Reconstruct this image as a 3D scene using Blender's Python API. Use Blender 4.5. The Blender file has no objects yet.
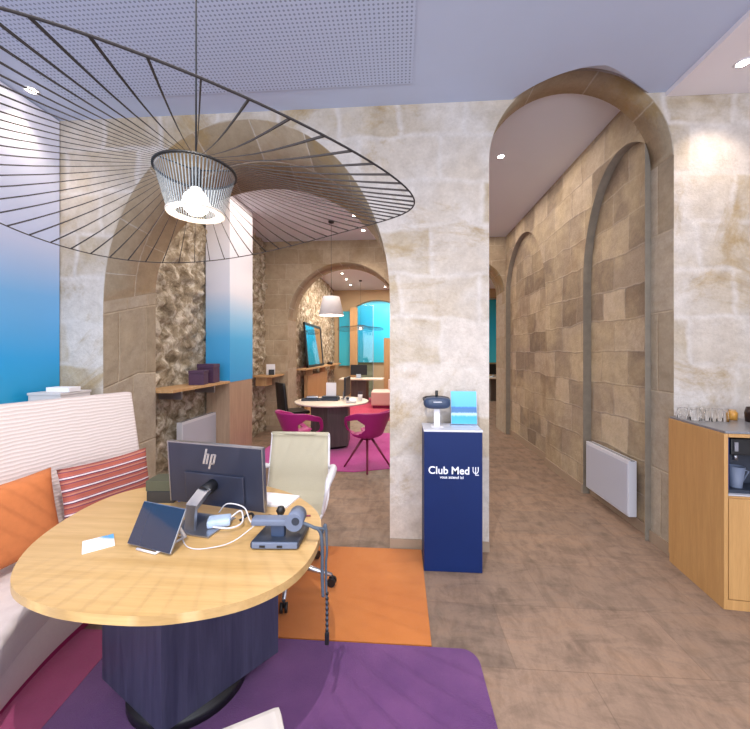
import bpy, bmesh, math, random
from mathutils import Vector, Matrix, Euler
random.seed(7)
PI = math.pi
SC = bpy.context.scene
COL = SC.collection

# ------------------------------------------------------------------ materials
def lin(h):
    h = h.lstrip('#')
    o = []
    for i in (0, 2, 4):
        v = int(h[i:i+2], 16)/255
        o.append(v/12.92 if v <= .04045 else ((v+.055)/1.055)**2.4)
    return (o[0], o[1], o[2], 1)

class NT:
    def __init__(s, name):
        s.m = bpy.data.materials.new(name); s.m.use_nodes = True
        s.t = s.m.node_tree; s.b = s.t.nodes['Principled BSDF']
    def n(s, typ, **kw):
        x = s.t.nodes.new(typ)
        for k, v in kw.items():
            if k.startswith('i_'):
                key = k[2:].replace('_', ' ')
                x.inputs[key].default_value = v
            else: setattr(x, k, v)
        return x
    def l(s, a, b): s.t.links.new(a, b)
    def math(s, op, a, b=None, c=None):
        x = s.n('ShaderNodeMath', operation=op)
        for i, v in enumerate((a, b, c)):
            if v is None: continue
            if hasattr(v, 'is_output'): s.l(v, x.inputs[i])
            else: x.inputs[i].default_value = v
        return x.outputs[0]
    def mix(s, f, a, b, mode='MIX'):
        x = s.n('ShaderNodeMix', data_type='RGBA', blend_type=mode)
        for i, v in ((0, f), (6, a), (7, b)):
            if hasattr(v, 'is_output'): s.l(v, x.inputs[i])
            else: x.inputs[i].default_value = v
        return x.outputs[2]
    def ramp(s, fac, stops):
        x = s.n('ShaderNodeValToRGB'); s.l(fac, x.inputs[0])
        e = x.color_ramp.elements
        while len(e) < len(stops): e.new(.5)
        for q, (p, c) in zip(e, stops):
            q.position = p; q.color = c
        return x.outputs[0]
    def coord(s, kind='Object', scale=(1, 1, 1), loc=(0, 0, 0), rot=(0, 0, 0)):
        c = s.n('ShaderNodeTexCoord'); mp = s.n('ShaderNodeMapping')
        mp.inputs['Scale'].default_value = scale; mp.inputs['Location'].default_value = loc
        mp.inputs['Rotation'].default_value = rot
        s.l(c.outputs[kind], mp.inputs[0]); return mp.outputs[0]
    def noise(s, v, scale, detail=4, rough=.6, dist=0):
        x = s.n('ShaderNodeTexNoise'); s.l(v, x.inputs['Vector'])
        x.inputs['Scale'].default_value = scale; x.inputs['Detail'].default_value = detail
        x.inputs['Roughness'].default_value = rough; x.inputs['Distortion'].default_value = dist
        return x.outputs['Fac']
    def bump(s, h, strength=.3, dist=.01):
        x = s.n('ShaderNodeBump'); s.l(h, x.inputs['Height'])
        x.inputs['Strength'].default_value = strength; x.inputs['Distance'].default_value = dist
        s.l(x.outputs[0], s.b.inputs['Normal'])

def plain(name, col, rough=.5, metal=0, var=0, vs=20, bump=0, spec=.5, trans=0, emit=None, es=1, coat=0):
    t = NT(name); c = lin(col) if isinstance(col, str) else col
    t.b.inputs['Base Color'].default_value = c
    t.b.inputs['Roughness'].default_value = rough; t.b.inputs['Metallic'].default_value = metal
    t.b.inputs['Specular IOR Level'].default_value = spec
    t.b.inputs['Coat Weight'].default_value = coat
    if trans: t.b.inputs['Transmission Weight'].default_value = trans
    if emit:
        t.b.inputs['Emission Color'].default_value = lin(emit); t.b.inputs['Emission Strength'].default_value = es
    if var or bump:
        v = t.coord(); nz = t.noise(v, vs)
        if var:
            d = tuple(x*(1-var) for x in c[:3])+(1,)
            t.l(t.ramp(nz, [(.3, d), (.7, c)]), t.b.inputs['Base Color'])
        if bump: t.bump(nz, bump, .005)
    return t.m

def stone(name, c1, c2, mortar, patch, bw=.55, rh=.3, msize=.012, distort=.05, bumps=.5, patchamt=.5, stain=None, stainamt=0, bias=0, rel=.55):
    """large limestone blocks in UV space (metres)"""
    t = NT(name)
    uv = t.coord('UV')
    nz = t.n('ShaderNodeTexNoise'); t.l(uv, nz.inputs['Vector']); nz.inputs['Scale'].default_value = 2.2; nz.inputs['Detail'].default_value = 3
    sub = t.n('ShaderNodeVectorMath', operation='SUBTRACT'); t.l(nz.outputs['Color'], sub.inputs[0]); sub.inputs[1].default_value = (.5, .5, .5)
    scl = t.n('ShaderNodeVectorMath', operation='SCALE'); t.l(sub.outputs[0], scl.inputs[0]); scl.inputs['Scale'].default_value = distort
    add = t.n('ShaderNodeVectorMath', operation='ADD'); t.l(uv, add.inputs[0]); t.l(scl.outputs[0], add.inputs[1])
    br = t.n('ShaderNodeTexBrick', offset=.5, squash=.8, squash_frequency=3)
    t.l(add.outputs[0], br.inputs['Vector'])
    br.inputs['Scale'].default_value = 1
    br.inputs['Brick Width'].default_value = bw; br.inputs['Row Height'].default_value = rh
    br.inputs['Mortar Size'].default_value = msize; br.inputs['Mortar Smooth'].default_value = 1
    br.inputs['Bias'].default_value = bias
    br.inputs['Color1'].default_value = lin(c1); br.inputs['Color2'].default_value = lin(c2)
    br.inputs['Mortar'].default_value = lin(mortar)
    n1 = t.noise(uv, 1.7, 5, .6, .4); n2 = t.noise(uv, 9, 6, .65); n3 = t.noise(uv, 45, 5, .7)
    m1 = t.ramp(n1, [(.42, (0, 0, 0, 1)), (.62, (1, 1, 1, 1))])
    base = t.mix(t.math('MULTIPLY', m1, patchamt), br.outputs['Color'], lin(patch))
    if stain:
        n4 = t.noise(uv, 1.1, 6, .7, .8)
        m4 = t.ramp(n4, [(.52, (0, 0, 0, 1)), (.66, (1, 1, 1, 1))])
        base = t.mix(t.math('MULTIPLY', m4, stainamt), base, lin(stain))
    base = t.mix(.65, base, t.ramp(n2, [(.3, (.70, .68, .66, 1)), (.62, (1, 1, 1, 1))]), 'MULTIPLY')
    base = t.mix(.6, base, t.ramp(n3, [(.3, (.8, .79, .77, 1)), (.65, (1, 1, 1, 1))]), 'MULTIPLY')
    t.l(base, t.b.inputs['Base Color'])
    t.b.inputs['Roughness'].default_value = .92; t.b.inputs['Specular IOR Level'].default_value = .15
    h = t.math('ADD', t.math('MULTIPLY', n2, .6), t.math('MULTIPLY', n3, .35))
    h = t.math('SUBTRACT', h, t.math('MULTIPLY', br.outputs['Fac'], rel))
    t.bump(h, bumps, .02)
    return t.m

def wood(name, c1, c2, axis='Z', scale=1, rough=.45):
    t = NT(name)
    s = {'Z': (14, 14, .9), 'X': (.9, 14, 14), 'Y': (14, .9, 14)}[axis]
    v = t.coord('Object', s)
    n = t.noise(v, 2.2*scale, 6, .6, .6); n2 = t.noise(v, 12*scale, 3, .5)
    c = t.ramp(n, [(.3, lin(c1)), (.7, lin(c2))])
    c = t.mix(.35, c, t.ramp(n2, [(.35, (.8, .78, .75, 1)), (.6, (1, 1, 1, 1))]), 'MULTIPLY')
    t.l(c, t.b.inputs['Base Color']); t.b.inputs['Roughness'].default_value = rough
    t.bump(n2, .08, .002)
    return t.m

def carpet(name, c1, c2):
    t = NT(name); v = t.coord()
    n = t.noise(v, 2.5, 4); f = t.noise(v, 220, 3, .8)
    c = t.ramp(n, [(.35, lin(c1)), (.65, lin(c2))])
    c = t.mix(.7, c, t.ramp(f, [(.3, (.62, .62, .62, 1)), (.7, (1, 1, 1, 1))]), 'MULTIPLY')
    t.l(c, t.b.inputs['Base Color']); t.b.inputs['Roughness'].default_value = 1
    t.b.inputs['Specular IOR Level'].default_value = .05
    t.b.inputs['Sheen Weight'].default_value = .3
    t.bump(f, .6, .006)
    return t.m

def gradient_panel(name, stops, z0, z1):
    t = NT(name); c = t.n('ShaderNodeTexCoord'); s = t.n('ShaderNodeSeparateXYZ'); t.l(c.outputs['Object'], s.inputs[0])
    f = t.math('DIVIDE', t.math('SUBTRACT', s.outputs[2], z0), z1-z0)
    t.l(t.ramp(f, stops), t.b.inputs['Base Color']); t.b.inputs['Roughness'].default_value = .35
    return t.m

M = {}
M['stone_pale'] = stone('pale limestone', '#d6cdc6', '#b3a286', '#d4ccc5', '#d6d0cc', bw=.62, rh=.36, msize=.035, distort=.17, patchamt=.75, stain='#a98f60', stainamt=.85, bumps=.7, bias=-.05, rel=.08)
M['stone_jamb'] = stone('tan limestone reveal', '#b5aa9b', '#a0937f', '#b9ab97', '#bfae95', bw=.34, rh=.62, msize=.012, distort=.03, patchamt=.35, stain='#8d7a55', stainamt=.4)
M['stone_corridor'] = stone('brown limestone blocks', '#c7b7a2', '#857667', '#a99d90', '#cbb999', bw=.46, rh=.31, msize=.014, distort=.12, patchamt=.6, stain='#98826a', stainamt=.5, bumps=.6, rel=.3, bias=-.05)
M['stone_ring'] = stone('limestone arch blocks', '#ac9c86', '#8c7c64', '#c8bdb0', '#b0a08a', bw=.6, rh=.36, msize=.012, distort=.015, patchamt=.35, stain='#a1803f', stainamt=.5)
M['stone_warm'] = stone('warm limestone', '#bba992', '#a5927a', '#bfb09b', '#c4b49b', bw=.5, rh=.3, msize=.012, distort=.08, patchamt=.5, stain='#8f7856', stainamt=.4)
M['white_plaster'] = plain('ceiling paint', '#bcc6de', .9, var=.03, vs=2)
M['ceiling_rear'] = plain('rear ceiling paint', '#d6d8e2', .9)
M['soffit'] = plain('soffit paint', '#e6dfe2', .9)
M['wall_white'] = plain('white wall paint', '#d8d2d2', .85, var=.04, vs=3)
M['beige_wall'] = plain('beige wall', '#bfa687', .8, var=.06, vs=4)
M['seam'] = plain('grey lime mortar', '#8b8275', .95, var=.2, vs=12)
M['skirt'] = plain('taupe skirting', '#a08c78', .6, var=.08, vs=30)

def rubble_mat():
    t = NT('rubble stone'); v = t.coord()
    vo = t.n('ShaderNodeTexVoronoi', feature='F1'); t.l(v, vo.inputs['Vector']); vo.inputs['Scale'].default_value = 8
    n = t.noise(v, 7, 8, .7, .5); n2 = t.noise(v, 30, 6, .7)
    c = t.ramp(n, [(.34, lin('#85765f')), (.5, lin('#bfb29c')), (.6, lin('#f0e9dc'))])
    c = t.mix(.5, c, t.ramp(vo.outputs['Distance'], [(.2, (1, 1, 1, 1)), (.75, (.6, .57, .52, 1))]), 'MULTIPLY')
    c = t.mix(.6, c, t.ramp(n2, [(.3, (.7, .68, .64, 1)), (.6, (1, 1, 1, 1))]), 'MULTIPLY')
    t.l(c, t.b.inputs['Base Color']); t.b.inputs['Roughness'].default_value = .95
    t.bump(t.math('ADD', n, t.math('MULTIPLY', n2, .5)), 1, .05)
    return t.m
M['rubble'] = rubble_mat()

def floor_mat():
    t = NT('worn brown tiles'); v = t.coord('Object')
    br = t.n('ShaderNodeTexBrick', offset=.37); t.l(v, br.inputs['Vector'])
    br.inputs['Scale'].default_value = 1; br.inputs['Brick Width'].default_value = .9; br.inputs['Row Height'].default_value = .45
    br.inputs['Mortar Size'].default_value = .003; br.inputs['Mortar Smooth'].default_value = .4
    br.inputs['Color1'].default_value = lin('#9d8472'); br.inputs['Color2'].default_value = lin('#8f7a6b'); br.inputs['Mortar'].default_value = lin('#8a7464')
    vs = t.coord('Object', (1, 2.6, 1)); n = t.noise(vs, 2.6, 7, .68, .8)
    vs2 = t.coord('Object', (2.2, 1, 1)); n2 = t.noise(vs2, 5, 7, .7, .4)
    f = t.noise(v, 60, 4, .7)
    c = t.mix(.75, br.outputs['Color'], t.ramp(n, [(.36, (.6, .6, .6, 1)), (.5, (.92, .92, .92, 1)), (.64, (1.0, .94, .87, 1))]), 'MULTIPLY')
    c = t.mix(.6, c, t.ramp(n2, [(.38, (.62, .62, .62, 1)), (.56, (1, 1, 1, 1))]), 'MULTIPLY')
    c = t.mix(.4, c, t.ramp(f, [(.3, (.8, .8, .8, 1)), (.65, (1, 1, 1, 1))]), 'MULTIPLY')
    t.l(c, t.b.inputs['Base Color'])
    t.l(t.ramp(n2, [(.3, (.62, .62, .62, 1)), (.7, (.42, .42, .42, 1))]), t.b.inputs['Roughness'])
    t.b.inputs['Specular IOR Level'].default_value = .35
    t.bump(t.math('SUBTRACT', t.math('MULTIPLY', n2, .3), br.outputs['Fac']), .15, .004)
    return t.m
M['floor'] = floor_mat()

def perf_mat():
    t = NT('perforated acoustic board'); c = t.n('ShaderNodeTexCoord'); s = t.n('ShaderNodeSeparateXYZ'); t.l(c.outputs['Object'], s.inputs[0])
    sp = .027
    fx = t.math('SUBTRACT', t.math('FRACT', t.math('DIVIDE', s.outputs[0], sp)), .5)
    fy = t.math('SUBTRACT', t.math('FRACT', t.math('DIVIDE', s.outputs[1], sp)), .5)
    d = t.math('SQRT', t.math('ADD', t.math('MULTIPLY', fx, fx), t.math('MULTIPLY', fy, fy)))
    m = t.math('LESS_THAN', d, .25)
    t.l(t.mix(m, lin('#bcc6de'), lin('#858ea6')), t.b.inputs['Base Color']); t.b.inputs['Roughness'].default_value = .9
    return t.m
M['perf'] = perf_mat()

M['oak'] = wood('pale oak', '#b98c56', '#c79a62', 'Z', rough=.4)
M['oak_top'] = wood('light oak veneer', '#bd9860', '#ceab76', 'X', .7, rough=.38)
M['oak_light'] = wood('cream oak', '#dccfbf', '#e8dfd3', 'X')
M['wood_taupe'] = wood('taupe veneer', '#a08773', '#b59b83', 'Z')
M['oak_warm'] = wood('warm oak', '#b48b5f', '#c9a578', 'Z')
M['dark_veneer'] = wood('charcoal veneer', '#2f3046', '#45455c', 'Z', rough=.45)
M['dark_grey'] = wood('dark brown grey veneer', '#46403f', '#5a5251', 'Z', rough=.5)
M['black'] = plain('black plastic', '#17181c', .4)
M['black_metal'] = plain('black metal', '#1b1a1a', .45, .3)
M['steel'] = plain('brushed steel', '#a9abb4', .3, .9)
M['alu'] = plain('polished aluminium', '#c4c6cd', .25, .85)
M['white_plastic'] = plain('white plastic', '#dddbe0', .35)
M['paper'] = plain('paper', '#efedf2', .8)
M['navy'] = plain('navy laminate', '#08235a', .5, var=.12, vs=2, spec=.3)
M['white_ink'] = plain('white lettering', '#e8ecf8', .5)
M['grey_top'] = plain('grey stone worktop', '#85868c', .3, var=.25, vs=60)
M['radiator'] = plain('radiator enamel', '#cdcfd9', .4)
M['rad_front'] = plain('radiator front enamel', '#b5b9c8', .4)
M['mag_plastic'] = plain('magenta shell', '#a0186f', .4, coat=.2)
M['mag_wood'] = plain('wine red stained wood', '#7d2847', .45)
M['cream_mesh'] = plain('cream mesh fabric', '#c0b9a2', .9, var=.06, vs=180, bump=.2)
M['dark_blue'] = plain('dark blue grey plastic', '#33435f', .4)
M['slate'] = plain('slate blue plastic', '#68738a', .45)
M['slate_dark'] = plain('dark slate plastic', '#262f3f', .45)
M['monitor_back'] = plain('monitor casing', '#35394b', .35, .3, var=.15, vs=3)
M['screen'] = plain('dark glass screen', '#20293f', .12, coat=.5)
M['cable_white'] = plain('white cable', '#cfcdd2', .5)
M['cord_grey'] = plain('grey cord', '#505a68', .6)
M['blue_folder'] = plain('blue folder', '#2c55b0', .5)
M['paleblue'] = plain('pale blue plastic', '#b5cbe8', .5, var=.15, vs=30)
M['purple_box'] = plain('aubergine card', '#4b2e4f', .6, var=.2, vs=40)
M['blackbox'] = plain('black lacquer', '#2b2b2c', .3)
M['magenta'] = carpet('magenta carpet', '#982f63', '#ac4076')
M['purple'] = carpet('purple carpet', '#643873', '#774780')
M['orange'] = carpet('orange carpet', '#cc7630', '#d8833a')
M['pink'] = carpet('pink carpet', '#c23c9c', '#cc4da6')
M['red_pink'] = carpet('raspberry carpet', '#b52c58', '#c43c66')
M['glass'] = plain('clear glass', '#ffffff', .02, trans=1); M['glass'].node_tree.nodes['Principled BSDF'].inputs['IOR'].default_value = 1.12
M['smoke_glass'] = plain('tinted glass', '#b9dbe2', .03, trans=1)
M['mirror'] = plain('mirror glass', '#c9cfcf', .04, 1)
M['brass'] = plain('amber cup', '#c08a3a', .4)
M['bulb'] = plain('frosted lit bulb', '#ffffff', .3, emit='#fff4e6', es=2)
M['spot_glow'] = plain('lit spotlight', '#ffffff', .3, emit='#fff0dd', es=30)
M['lamp_ribbon'] = plain('black lamp ribbon', '#3a3636', .95, spec=.1)
M['pleat'] = plain('pleated shade', '#838a8e', .5)
M['shade_ring'] = plain('white ring', '#c9c0b6', .5)
M['shade_white'] = plain('white lamp shade', '#dcd8da', .8, emit='#ffe9cf', es=.15)
M['white_seat'] = plain('white leatherette', '#cdc7c2', .6)
M['maroon'] = plain('maroon laminate', '#8a1f52', .3)
M['green_dark'] = plain('dark olive', '#4a4a38', .8)
M['pink_white'] = plain('pale pink fabric', '#e2c3bd', .9, var=.05)

def sofa_mat():
    t = NT('ribbed pale fabric'); v = t.coord('Object'); s = t.n('ShaderNodeSeparateXYZ'); t.l(v, s.inputs[0])
    n = t.noise(v, 3, 3)
    w = t.math('SINE', t.math('ADD', t.math('MULTIPLY', s.outputs[2], 300), t.math('MULTIPLY', n, 14)))
    f = t.noise(v, 120, 3)
    c = t.ramp(w, [(0, lin('#cfc1bd')), (.8, lin('#e0d5d2'))])
    c = t.mix(.3, c, t.ramp(f, [(.3, (.8, .8, .8, 1)), (.7, (1, 1, 1, 1))]), 'MULTIPLY')
    t.l(c, t.b.inputs['Base Color']); t.b.inputs['Roughness'].default_value = .95
    t.bump(w, .25, .004)
    return t.m
M['sofa'] = sofa_mat()
M['sofa_plain'] = plain('pale linen fabric', '#d6cbc8', .95, var=.05, vs=60, bump=.1)
M['orange_fabric'] = plain('orange cushion fabric', '#cf7b47', .9, var=.1, vs=25, bump=.15)

def stripe_mat():
    t = NT('striped cushion fabric'); uv = t.coord('UV'); s = t.n('ShaderNodeSeparateXYZ'); t.l(uv, s.inputs[0])
    n = t.noise(uv, 3, 2)
    y = t.math('FRACT', t.math('MULTIPLY', t.math('ADD', s.outputs[1], t.math('MULTIPLY', n, .02)), 5.6))
    x = t.n('ShaderNodeValToRGB'); t.l(y, x.inputs[0]); x.color_ramp.interpolation = 'CONSTANT'
    e = x.color_ramp.elements
    cs = [(0, '#a8594a'), (.28, '#74384f'), (.36, '#b87a66'), (.5, '#9c5049'), (.66, '#4e2a46'), (.74, '#dccbcf'), (.86, '#824054'), (.92, '#b3685a')]
    while len(e) < len(cs): e.new(.5)
    for q, (p, c) in zip(e, cs): q.position = p; q.color = lin(c)
    f = t.noise(t.coord(), 200, 2)
    t.l(t.mix(.4, x.outputs[0], t.ramp(f, [(.3, (.75, .75, .75, 1)), (.7, (1, 1, 1, 1))]), 'MULTIPLY'), t.b.inputs['Base Color'])
    t.b.inputs['Roughness'].default_value = .9
    return t.m
M['stripes'] = stripe_mat()
W_ = lambda h: lin(h)
M['blue_big'] = gradient_panel('sky to turquoise print', [(0, W_('#1f9fc6')), (.2, W_('#36a6e2')), (.4, W_('#7fbef0')), (.56, W_('#d5def8')), (1, W_('#ececf8'))], 1.0, 3.5)
M['blue_box'] = gradient_panel('white to azure print', [(0, W_('#2f9fe0')), (.28, W_('#52b0ea')), (.42, W_('#93c4ec')), (.58, W_('#dadff0')), (1, W_('#e6e6f0'))], 1.13, 3.3)
M['cyan'] = gradient_panel('turquoise print', [(0, W_('#3fc3dc')), (.6, W_('#27aed6')), (1, W_('#35b3cc'))], 1.1, 3.6)
def brochure_mat():
    t = NT('seaside picture'); c = t.n('ShaderNodeTexCoord'); s = t.n('ShaderNodeSeparateXYZ'); t.l(c.outputs['UV'], s.inputs[0])
    n = t.noise(c.outputs['UV'], 14, 4)
    y = t.math('ADD', s.outputs[1], t.math('MULTIPLY', t.math('SUBTRACT', n, .5), .07))
    t.l(t.ramp(y, [(0, W_('#37a6e0')), (.22, W_('#2f9fdc')), (.3, W_('#b8dcf0')), (.36, W_('#3c6f9f')), (.5, W_('#2f6cb0')), (.54, W_('#55b0e8')), (1, W_('#62bdf0'))]), t.b.inputs['Base Color'])
    t.b.inputs['Roughness'].default_value = .4
    return t.m
M['brochure'] = brochure_mat()
def card_mat():
    t = NT('printed card'); c = t.n('ShaderNodeTexCoord'); s = t.n('ShaderNodeSeparateXYZ'); t.l(c.outputs['UV'], s.inputs[0])
    n = t.noise(c.outputs['UV'], 7, 4)
    k = t.mix(t.ramp(t.math('MULTIPLY', s.outputs[0], s.outputs[1]), [(.45, (0, 0, 0, 1)), (.62, (1, 1, 1, 1))]), lin('#f1eef6'), lin('#5aa3d8'))
    k = t.mix(t.ramp(n, [(.6, (0, 0, 0, 1)), (.68, (1, 1, 1, 1))]), k, lin('#b9a3c4'))
    t.l(k, t.b.inputs['Base Color']); return t.m
M['card'] = card_mat()

# ------------------------------------------------------------------ mesh helpers
class MB:
    def __init__(s): s.bm = bmesh.new(); s.uv = s.bm.loops.layers.uv.new('UVMap'); s.mi = 0
    def face(s, pts, uvs=None, mi=None, smooth=False):
        vs = [s.bm.verts.new(p) for p in pts]
        f = s.bm.faces.new(vs); f.material_index = s.mi if mi is None else mi; f.smooth = smooth
        if uvs:
            for l, u in zip(f.loops, uvs): l[s.uv].uv = u
        return f
    def box(s, a, b, rot=None, at=None, bev=0, mi=None):
        x0, y0, z0 = a; x1, y1, z1 = b
        c = [Vector((x, y, z)) for z in (z0, z1) for y in (y0, y1) for x in (x0, x1)]
        if rot is not None:
            R = Euler(rot).to_matrix(); o = Vector(at if at is not None else ((x0+x1)/2, (y0+y1)/2, (z0+z1)/2))
            c = [R @ (p-o)+o for p in c]
        v = [s.bm.verts.new(p) for p in c]
        fs = []
        for q in ((0, 2, 3, 1), (4, 5, 7, 6), (0, 1, 5, 4), (2, 6, 7, 3), (0, 4, 6, 2), (1, 3, 7, 5)):
            f = s.bm.faces.new([v[i] for i in q]); f.material_index = s.mi if mi is None else mi; fs.append(f)
        if bev:
            es = list({e for f in fs for e in f.edges})
            bmesh.ops.bevel(s.bm, geom=es, offset=bev, segments=2, affect='EDGES', profile=.6)
        return s
    def obox(s, c, size, rot=(0, 0, 0), bev=0, mi=None):
        h = Vector(size)/2; c = Vector(c)
        return s.box(c-h, c+h, rot, c, bev, mi)
    def prism(s, poly, z0, z1, mi=None, bev=0, smooth=False):
        n = len(poly)
        a = [s.bm.verts.new((p[0], p[1], z0)) for p in poly]; b = [s.bm.verts.new((p[0], p[1], z1)) for p in poly]
        m = s.mi if mi is None else mi
        f = s.bm.faces.new(a[::-1]); f.material_index = m
        g = s.bm.faces.new(b); g.material_index = m
        for i in range(n):
            q = s.bm.faces.new((a[i], a[(i+1) % n], b[(i+1) % n], b[i])); q.material_index = m; q.smooth = smooth
        if bev:
            es = list(set(f.edges) | set(g.edges))
            bmesh.ops.bevel(s.bm, geom=es, offset=bev, segments=2, affect='EDGES', profile=.6)
        return s
    def lathe(s, prof, c=(0, 0, 0), n=32, mi=None, closed=False, R=None):
        c = Vector(c); rows = []
        for r, z in prof:
            row = []
            for i in range(n):
                a = 2*PI*i/n; p = Vector((r*math.cos(a), r*math.sin(a), z))
                if R is not None: p = R @ p
                row.append(s.bm.verts.new(c+p))
            rows.append(row)
        m = s.mi if mi is None else mi
        for j in range(len(rows)-1):
            for i in range(n):
                f = s.bm.faces.new((rows[j][i], rows[j][(i+1) % n], rows[j+1][(i+1) % n], rows[j+1][i])); f.smooth = True; f.material_index = m
        if closed:
            for row, rev in ((rows[0], True), (rows[-1], False)):
                f = s.bm.faces.new(row[::-1] if rev else row); f.material_index = m
        return s
    def tube(s, pts, r, n=8, mi=None, cap=True):
        pts = [Vector(p) for p in pts]; rs = r if isinstance(r, (list, tuple)) else [r]*len(pts)
        rows = []; up = None
        for i, p in enumerate(pts):
            d = (pts[min(i+1, len(pts)-1)]-pts[max(i-1, 0)]).normalized()
            if up is None:
                up = Vector((0, 0, 1)) if abs(d.z) < .9 else Vector((1, 0, 0))
            x = d.cross(up).normalized(); y = x.cross(d).normalized(); up = y
            rows.append([s.bm.verts.new(p+(x*math.cos(2*PI*k/n)+y*math.sin(2*PI*k/n))*rs[i]) for k in range(n)])
        m = s.mi if mi is None else mi
        for j in range(len(rows)-1):
            for k in range(n):
                f = s.bm.faces.new((rows[j][k], rows[j][(k+1) % n], rows[j+1][(k+1) % n], rows[j+1][k])); f.smooth = True; f.material_index = m
        if cap:
            s.bm.faces.new(rows[0][::-1]).material_index = m; s.bm.faces.new(rows[-1]).material_index = m
        return s
    def grid(s, fn, nu, nv, closeu=False, smooth=True, mi=None, uv=True):
        m = s.mi if mi is None else mi
        V = [[s.bm.verts.new(fn(i/nu, j/nv)) for j in range(nv+1)] for i in range(nu if closeu else nu+1)]
        N = len(V)
        for i in range(nu):
            for j in range(nv):
                f = s.bm.faces.new((V[i][j], V[(i+1) % N][j], V[(i+1) % N][j+1], V[i][j+1])); f.smooth = smooth; f.material_index = m
                for l, u in zip(f.loops, ((i/nu, j/nv), ((i+1)/nu, j/nv), ((i+1)/nu, (j+1)/nv), (i/nu, (j+1)/nv))): l[s.uv].uv = u
        return s
    def build(s, name, mats, parent=None, recalc=True):
        if recalc: bmesh.ops.recalc_face_normals(s.bm, faces=s.bm.faces)
        me = bpy.data.meshes.new(name); s.bm.to_mesh(me); s.bm.free()
        for m in (mats if isinstance(mats, (list, tuple)) else [mats]): me.materials.append(m)
        o = bpy.data.objects.new(name, me); COL.objects.link(o)
        if parent is not None:
            o.parent = parent
        return o

def tag(o, label=None, cat=None, group=None, kind=None):
    if label: o['label'] = label
    if cat: o['category'] = cat
    if group: o['group'] = group
    if kind: o['kind'] = kind
    return o
def empty(name, loc, rz=0, label=None, cat=None, group=None):
    o = bpy.data.objects.new(name, None); COL.objects.link(o); o.location = loc; o.rotation_euler = (0, 0, rz); o.empty_display_size = .1
    return tag(o, label, cat, group)
def children(o): return [c for c in bpy.data.objects if c.parent == o]
def copy_tree(o, parent=None):
    c = o.copy(); COL.objects.link(c)
    if parent: c.parent = parent
    for ch in children(o): copy_tree(ch, c)
    return c
def struct(o): o['kind'] = 'structure'; return o
def catmull(pts, n=8, closed=True):
    out = []; N = len(pts)
    rng = range(N) if closed else range(N-1)
    for i in rng:
        if closed: p0, p1, p2, p3 = (pts[(i-1) % N], pts[i], pts[(i+1) % N], pts[(i+2) % N])
        else: p0, p1, p2, p3 = pts[max(i-1, 0)], pts[i], pts[i+1], pts[min(i+2, N-1)]
        for k in range(n):
            t = k/n
            out.append(tuple(.5*((2*b)+(-a+c)*t+(2*a-5*b+4*c-d)*t*t+(-a+3*b-3*c+d)*t**3) for a, b, c, d in zip(p0, p1, p2, p3)))
    if not closed: out.append(tuple(pts[-1]))
    return out
def inv(loc, rz=0): return Matrix.LocRotScale(Vector(loc), Euler((0, 0, rz)), None).inverted()

# ------------------------------------------------------------------ room shell
def arch_wall(name, a0, a1, d0, d1, ztop, ops, mats, axis='X', zbase=0, back=True):
    """wall running along an axis with arched openings; ops = (a, b, front(u)->z, back(u)->z or None for a blind recess depth)"""
    P = (lambda u, d, z: (u, d, z)) if axis == 'X' else (lambda u, d, z: (d, u, z))
    mb = MB(); us = [(a0, None)]; strips = []
    cur = a0
    for (a, b, zf, zb) in sorted(ops, key=lambda o: o[0]):
        if a > cur: strips.append((cur, a, None, None))
        n = 40; xs = [a+(b-a)*(1-math.cos(PI*k/n))/2 for k in range(n+1)]
        for k in range(n): strips.append((xs[k], xs[k+1], zf, zb))
        cur = b
    if cur < a1: strips.append((cur, a1, None, None))
    arc = 0
    for (u, v, zf, zb) in strips:
        if zf is None:
            for d in ((d0, d1) if back else (d0,)):
                mb.face([P(u, d, zbase), P(v, d, zbase), P(v, d, ztop), P(u, d, ztop)], [(u, zbase), (v, zbase), (v, ztop), (u, ztop)], mi=0)
        else:
            f0, f1, b0, b1 = zf(u), zf(v), zb(u), zb(v)
            mb.face([P(u, d0, f0), P(v, d0, f1), P(v, d0, ztop), P(u, d0, ztop)], [(u, f0), (v, f1), (v, ztop), (u, ztop)], mi=0)
            if back: mb.face([P(u, d1, b0), P(v, d1, b1), P(v, d1, ztop), P(u, d1, ztop)], [(u, b0), (v, b1), (v, ztop), (u, ztop)], mi=0)
            L = math.hypot(v-u, f1-f0)
            mb.face([P(u, d0, f0), P(v, d0, f1), P(v, d1, b1), P(u, d1, b0)], [(arc, 0), (arc+L, 0), (arc+L, abs(d1-d0)), (arc, abs(d1-d0))], mi=2, smooth=True)
            arc += L
    for (a, b, zf, zb) in ops:
        for u in (a, b):
            z = zf(u+(1e-6 if u == a else -1e-6))
            mb.face([P(u, d0, zbase), P(u, d1, zbase), P(u, d1, zb(u)), P(u, d0, zf(u))], [(0, 0), (abs(d1-d0), 0), (abs(d1-d0), z), (0, z)], mi=1)
    if back:
        for u in (a0, a1): mb.face([P(u, d0, zbase), P(u, d1, zbase), P(u, d1, ztop), P(u, d0, ztop)], [(0, 0), (.3, 0), (.3, ztop), (0, ztop)], mi=0)
        mb.face([P(a0, d0, ztop), P(a1, d0, ztop), P(a1, d1, ztop), P(a0, d1, ztop)], mi=0)
    bmesh.ops.remove_doubles(mb.bm, verts=mb.bm.verts, dist=1e-4)
    return struct(mb.build(name, mats))
def ell(a, b, spring, rise):
    c = (a+b)/2; r = (b-a)/2
    return lambda u: spring+rise*math.sqrt(max(0, 1-((u-c)/r)**2))

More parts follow.
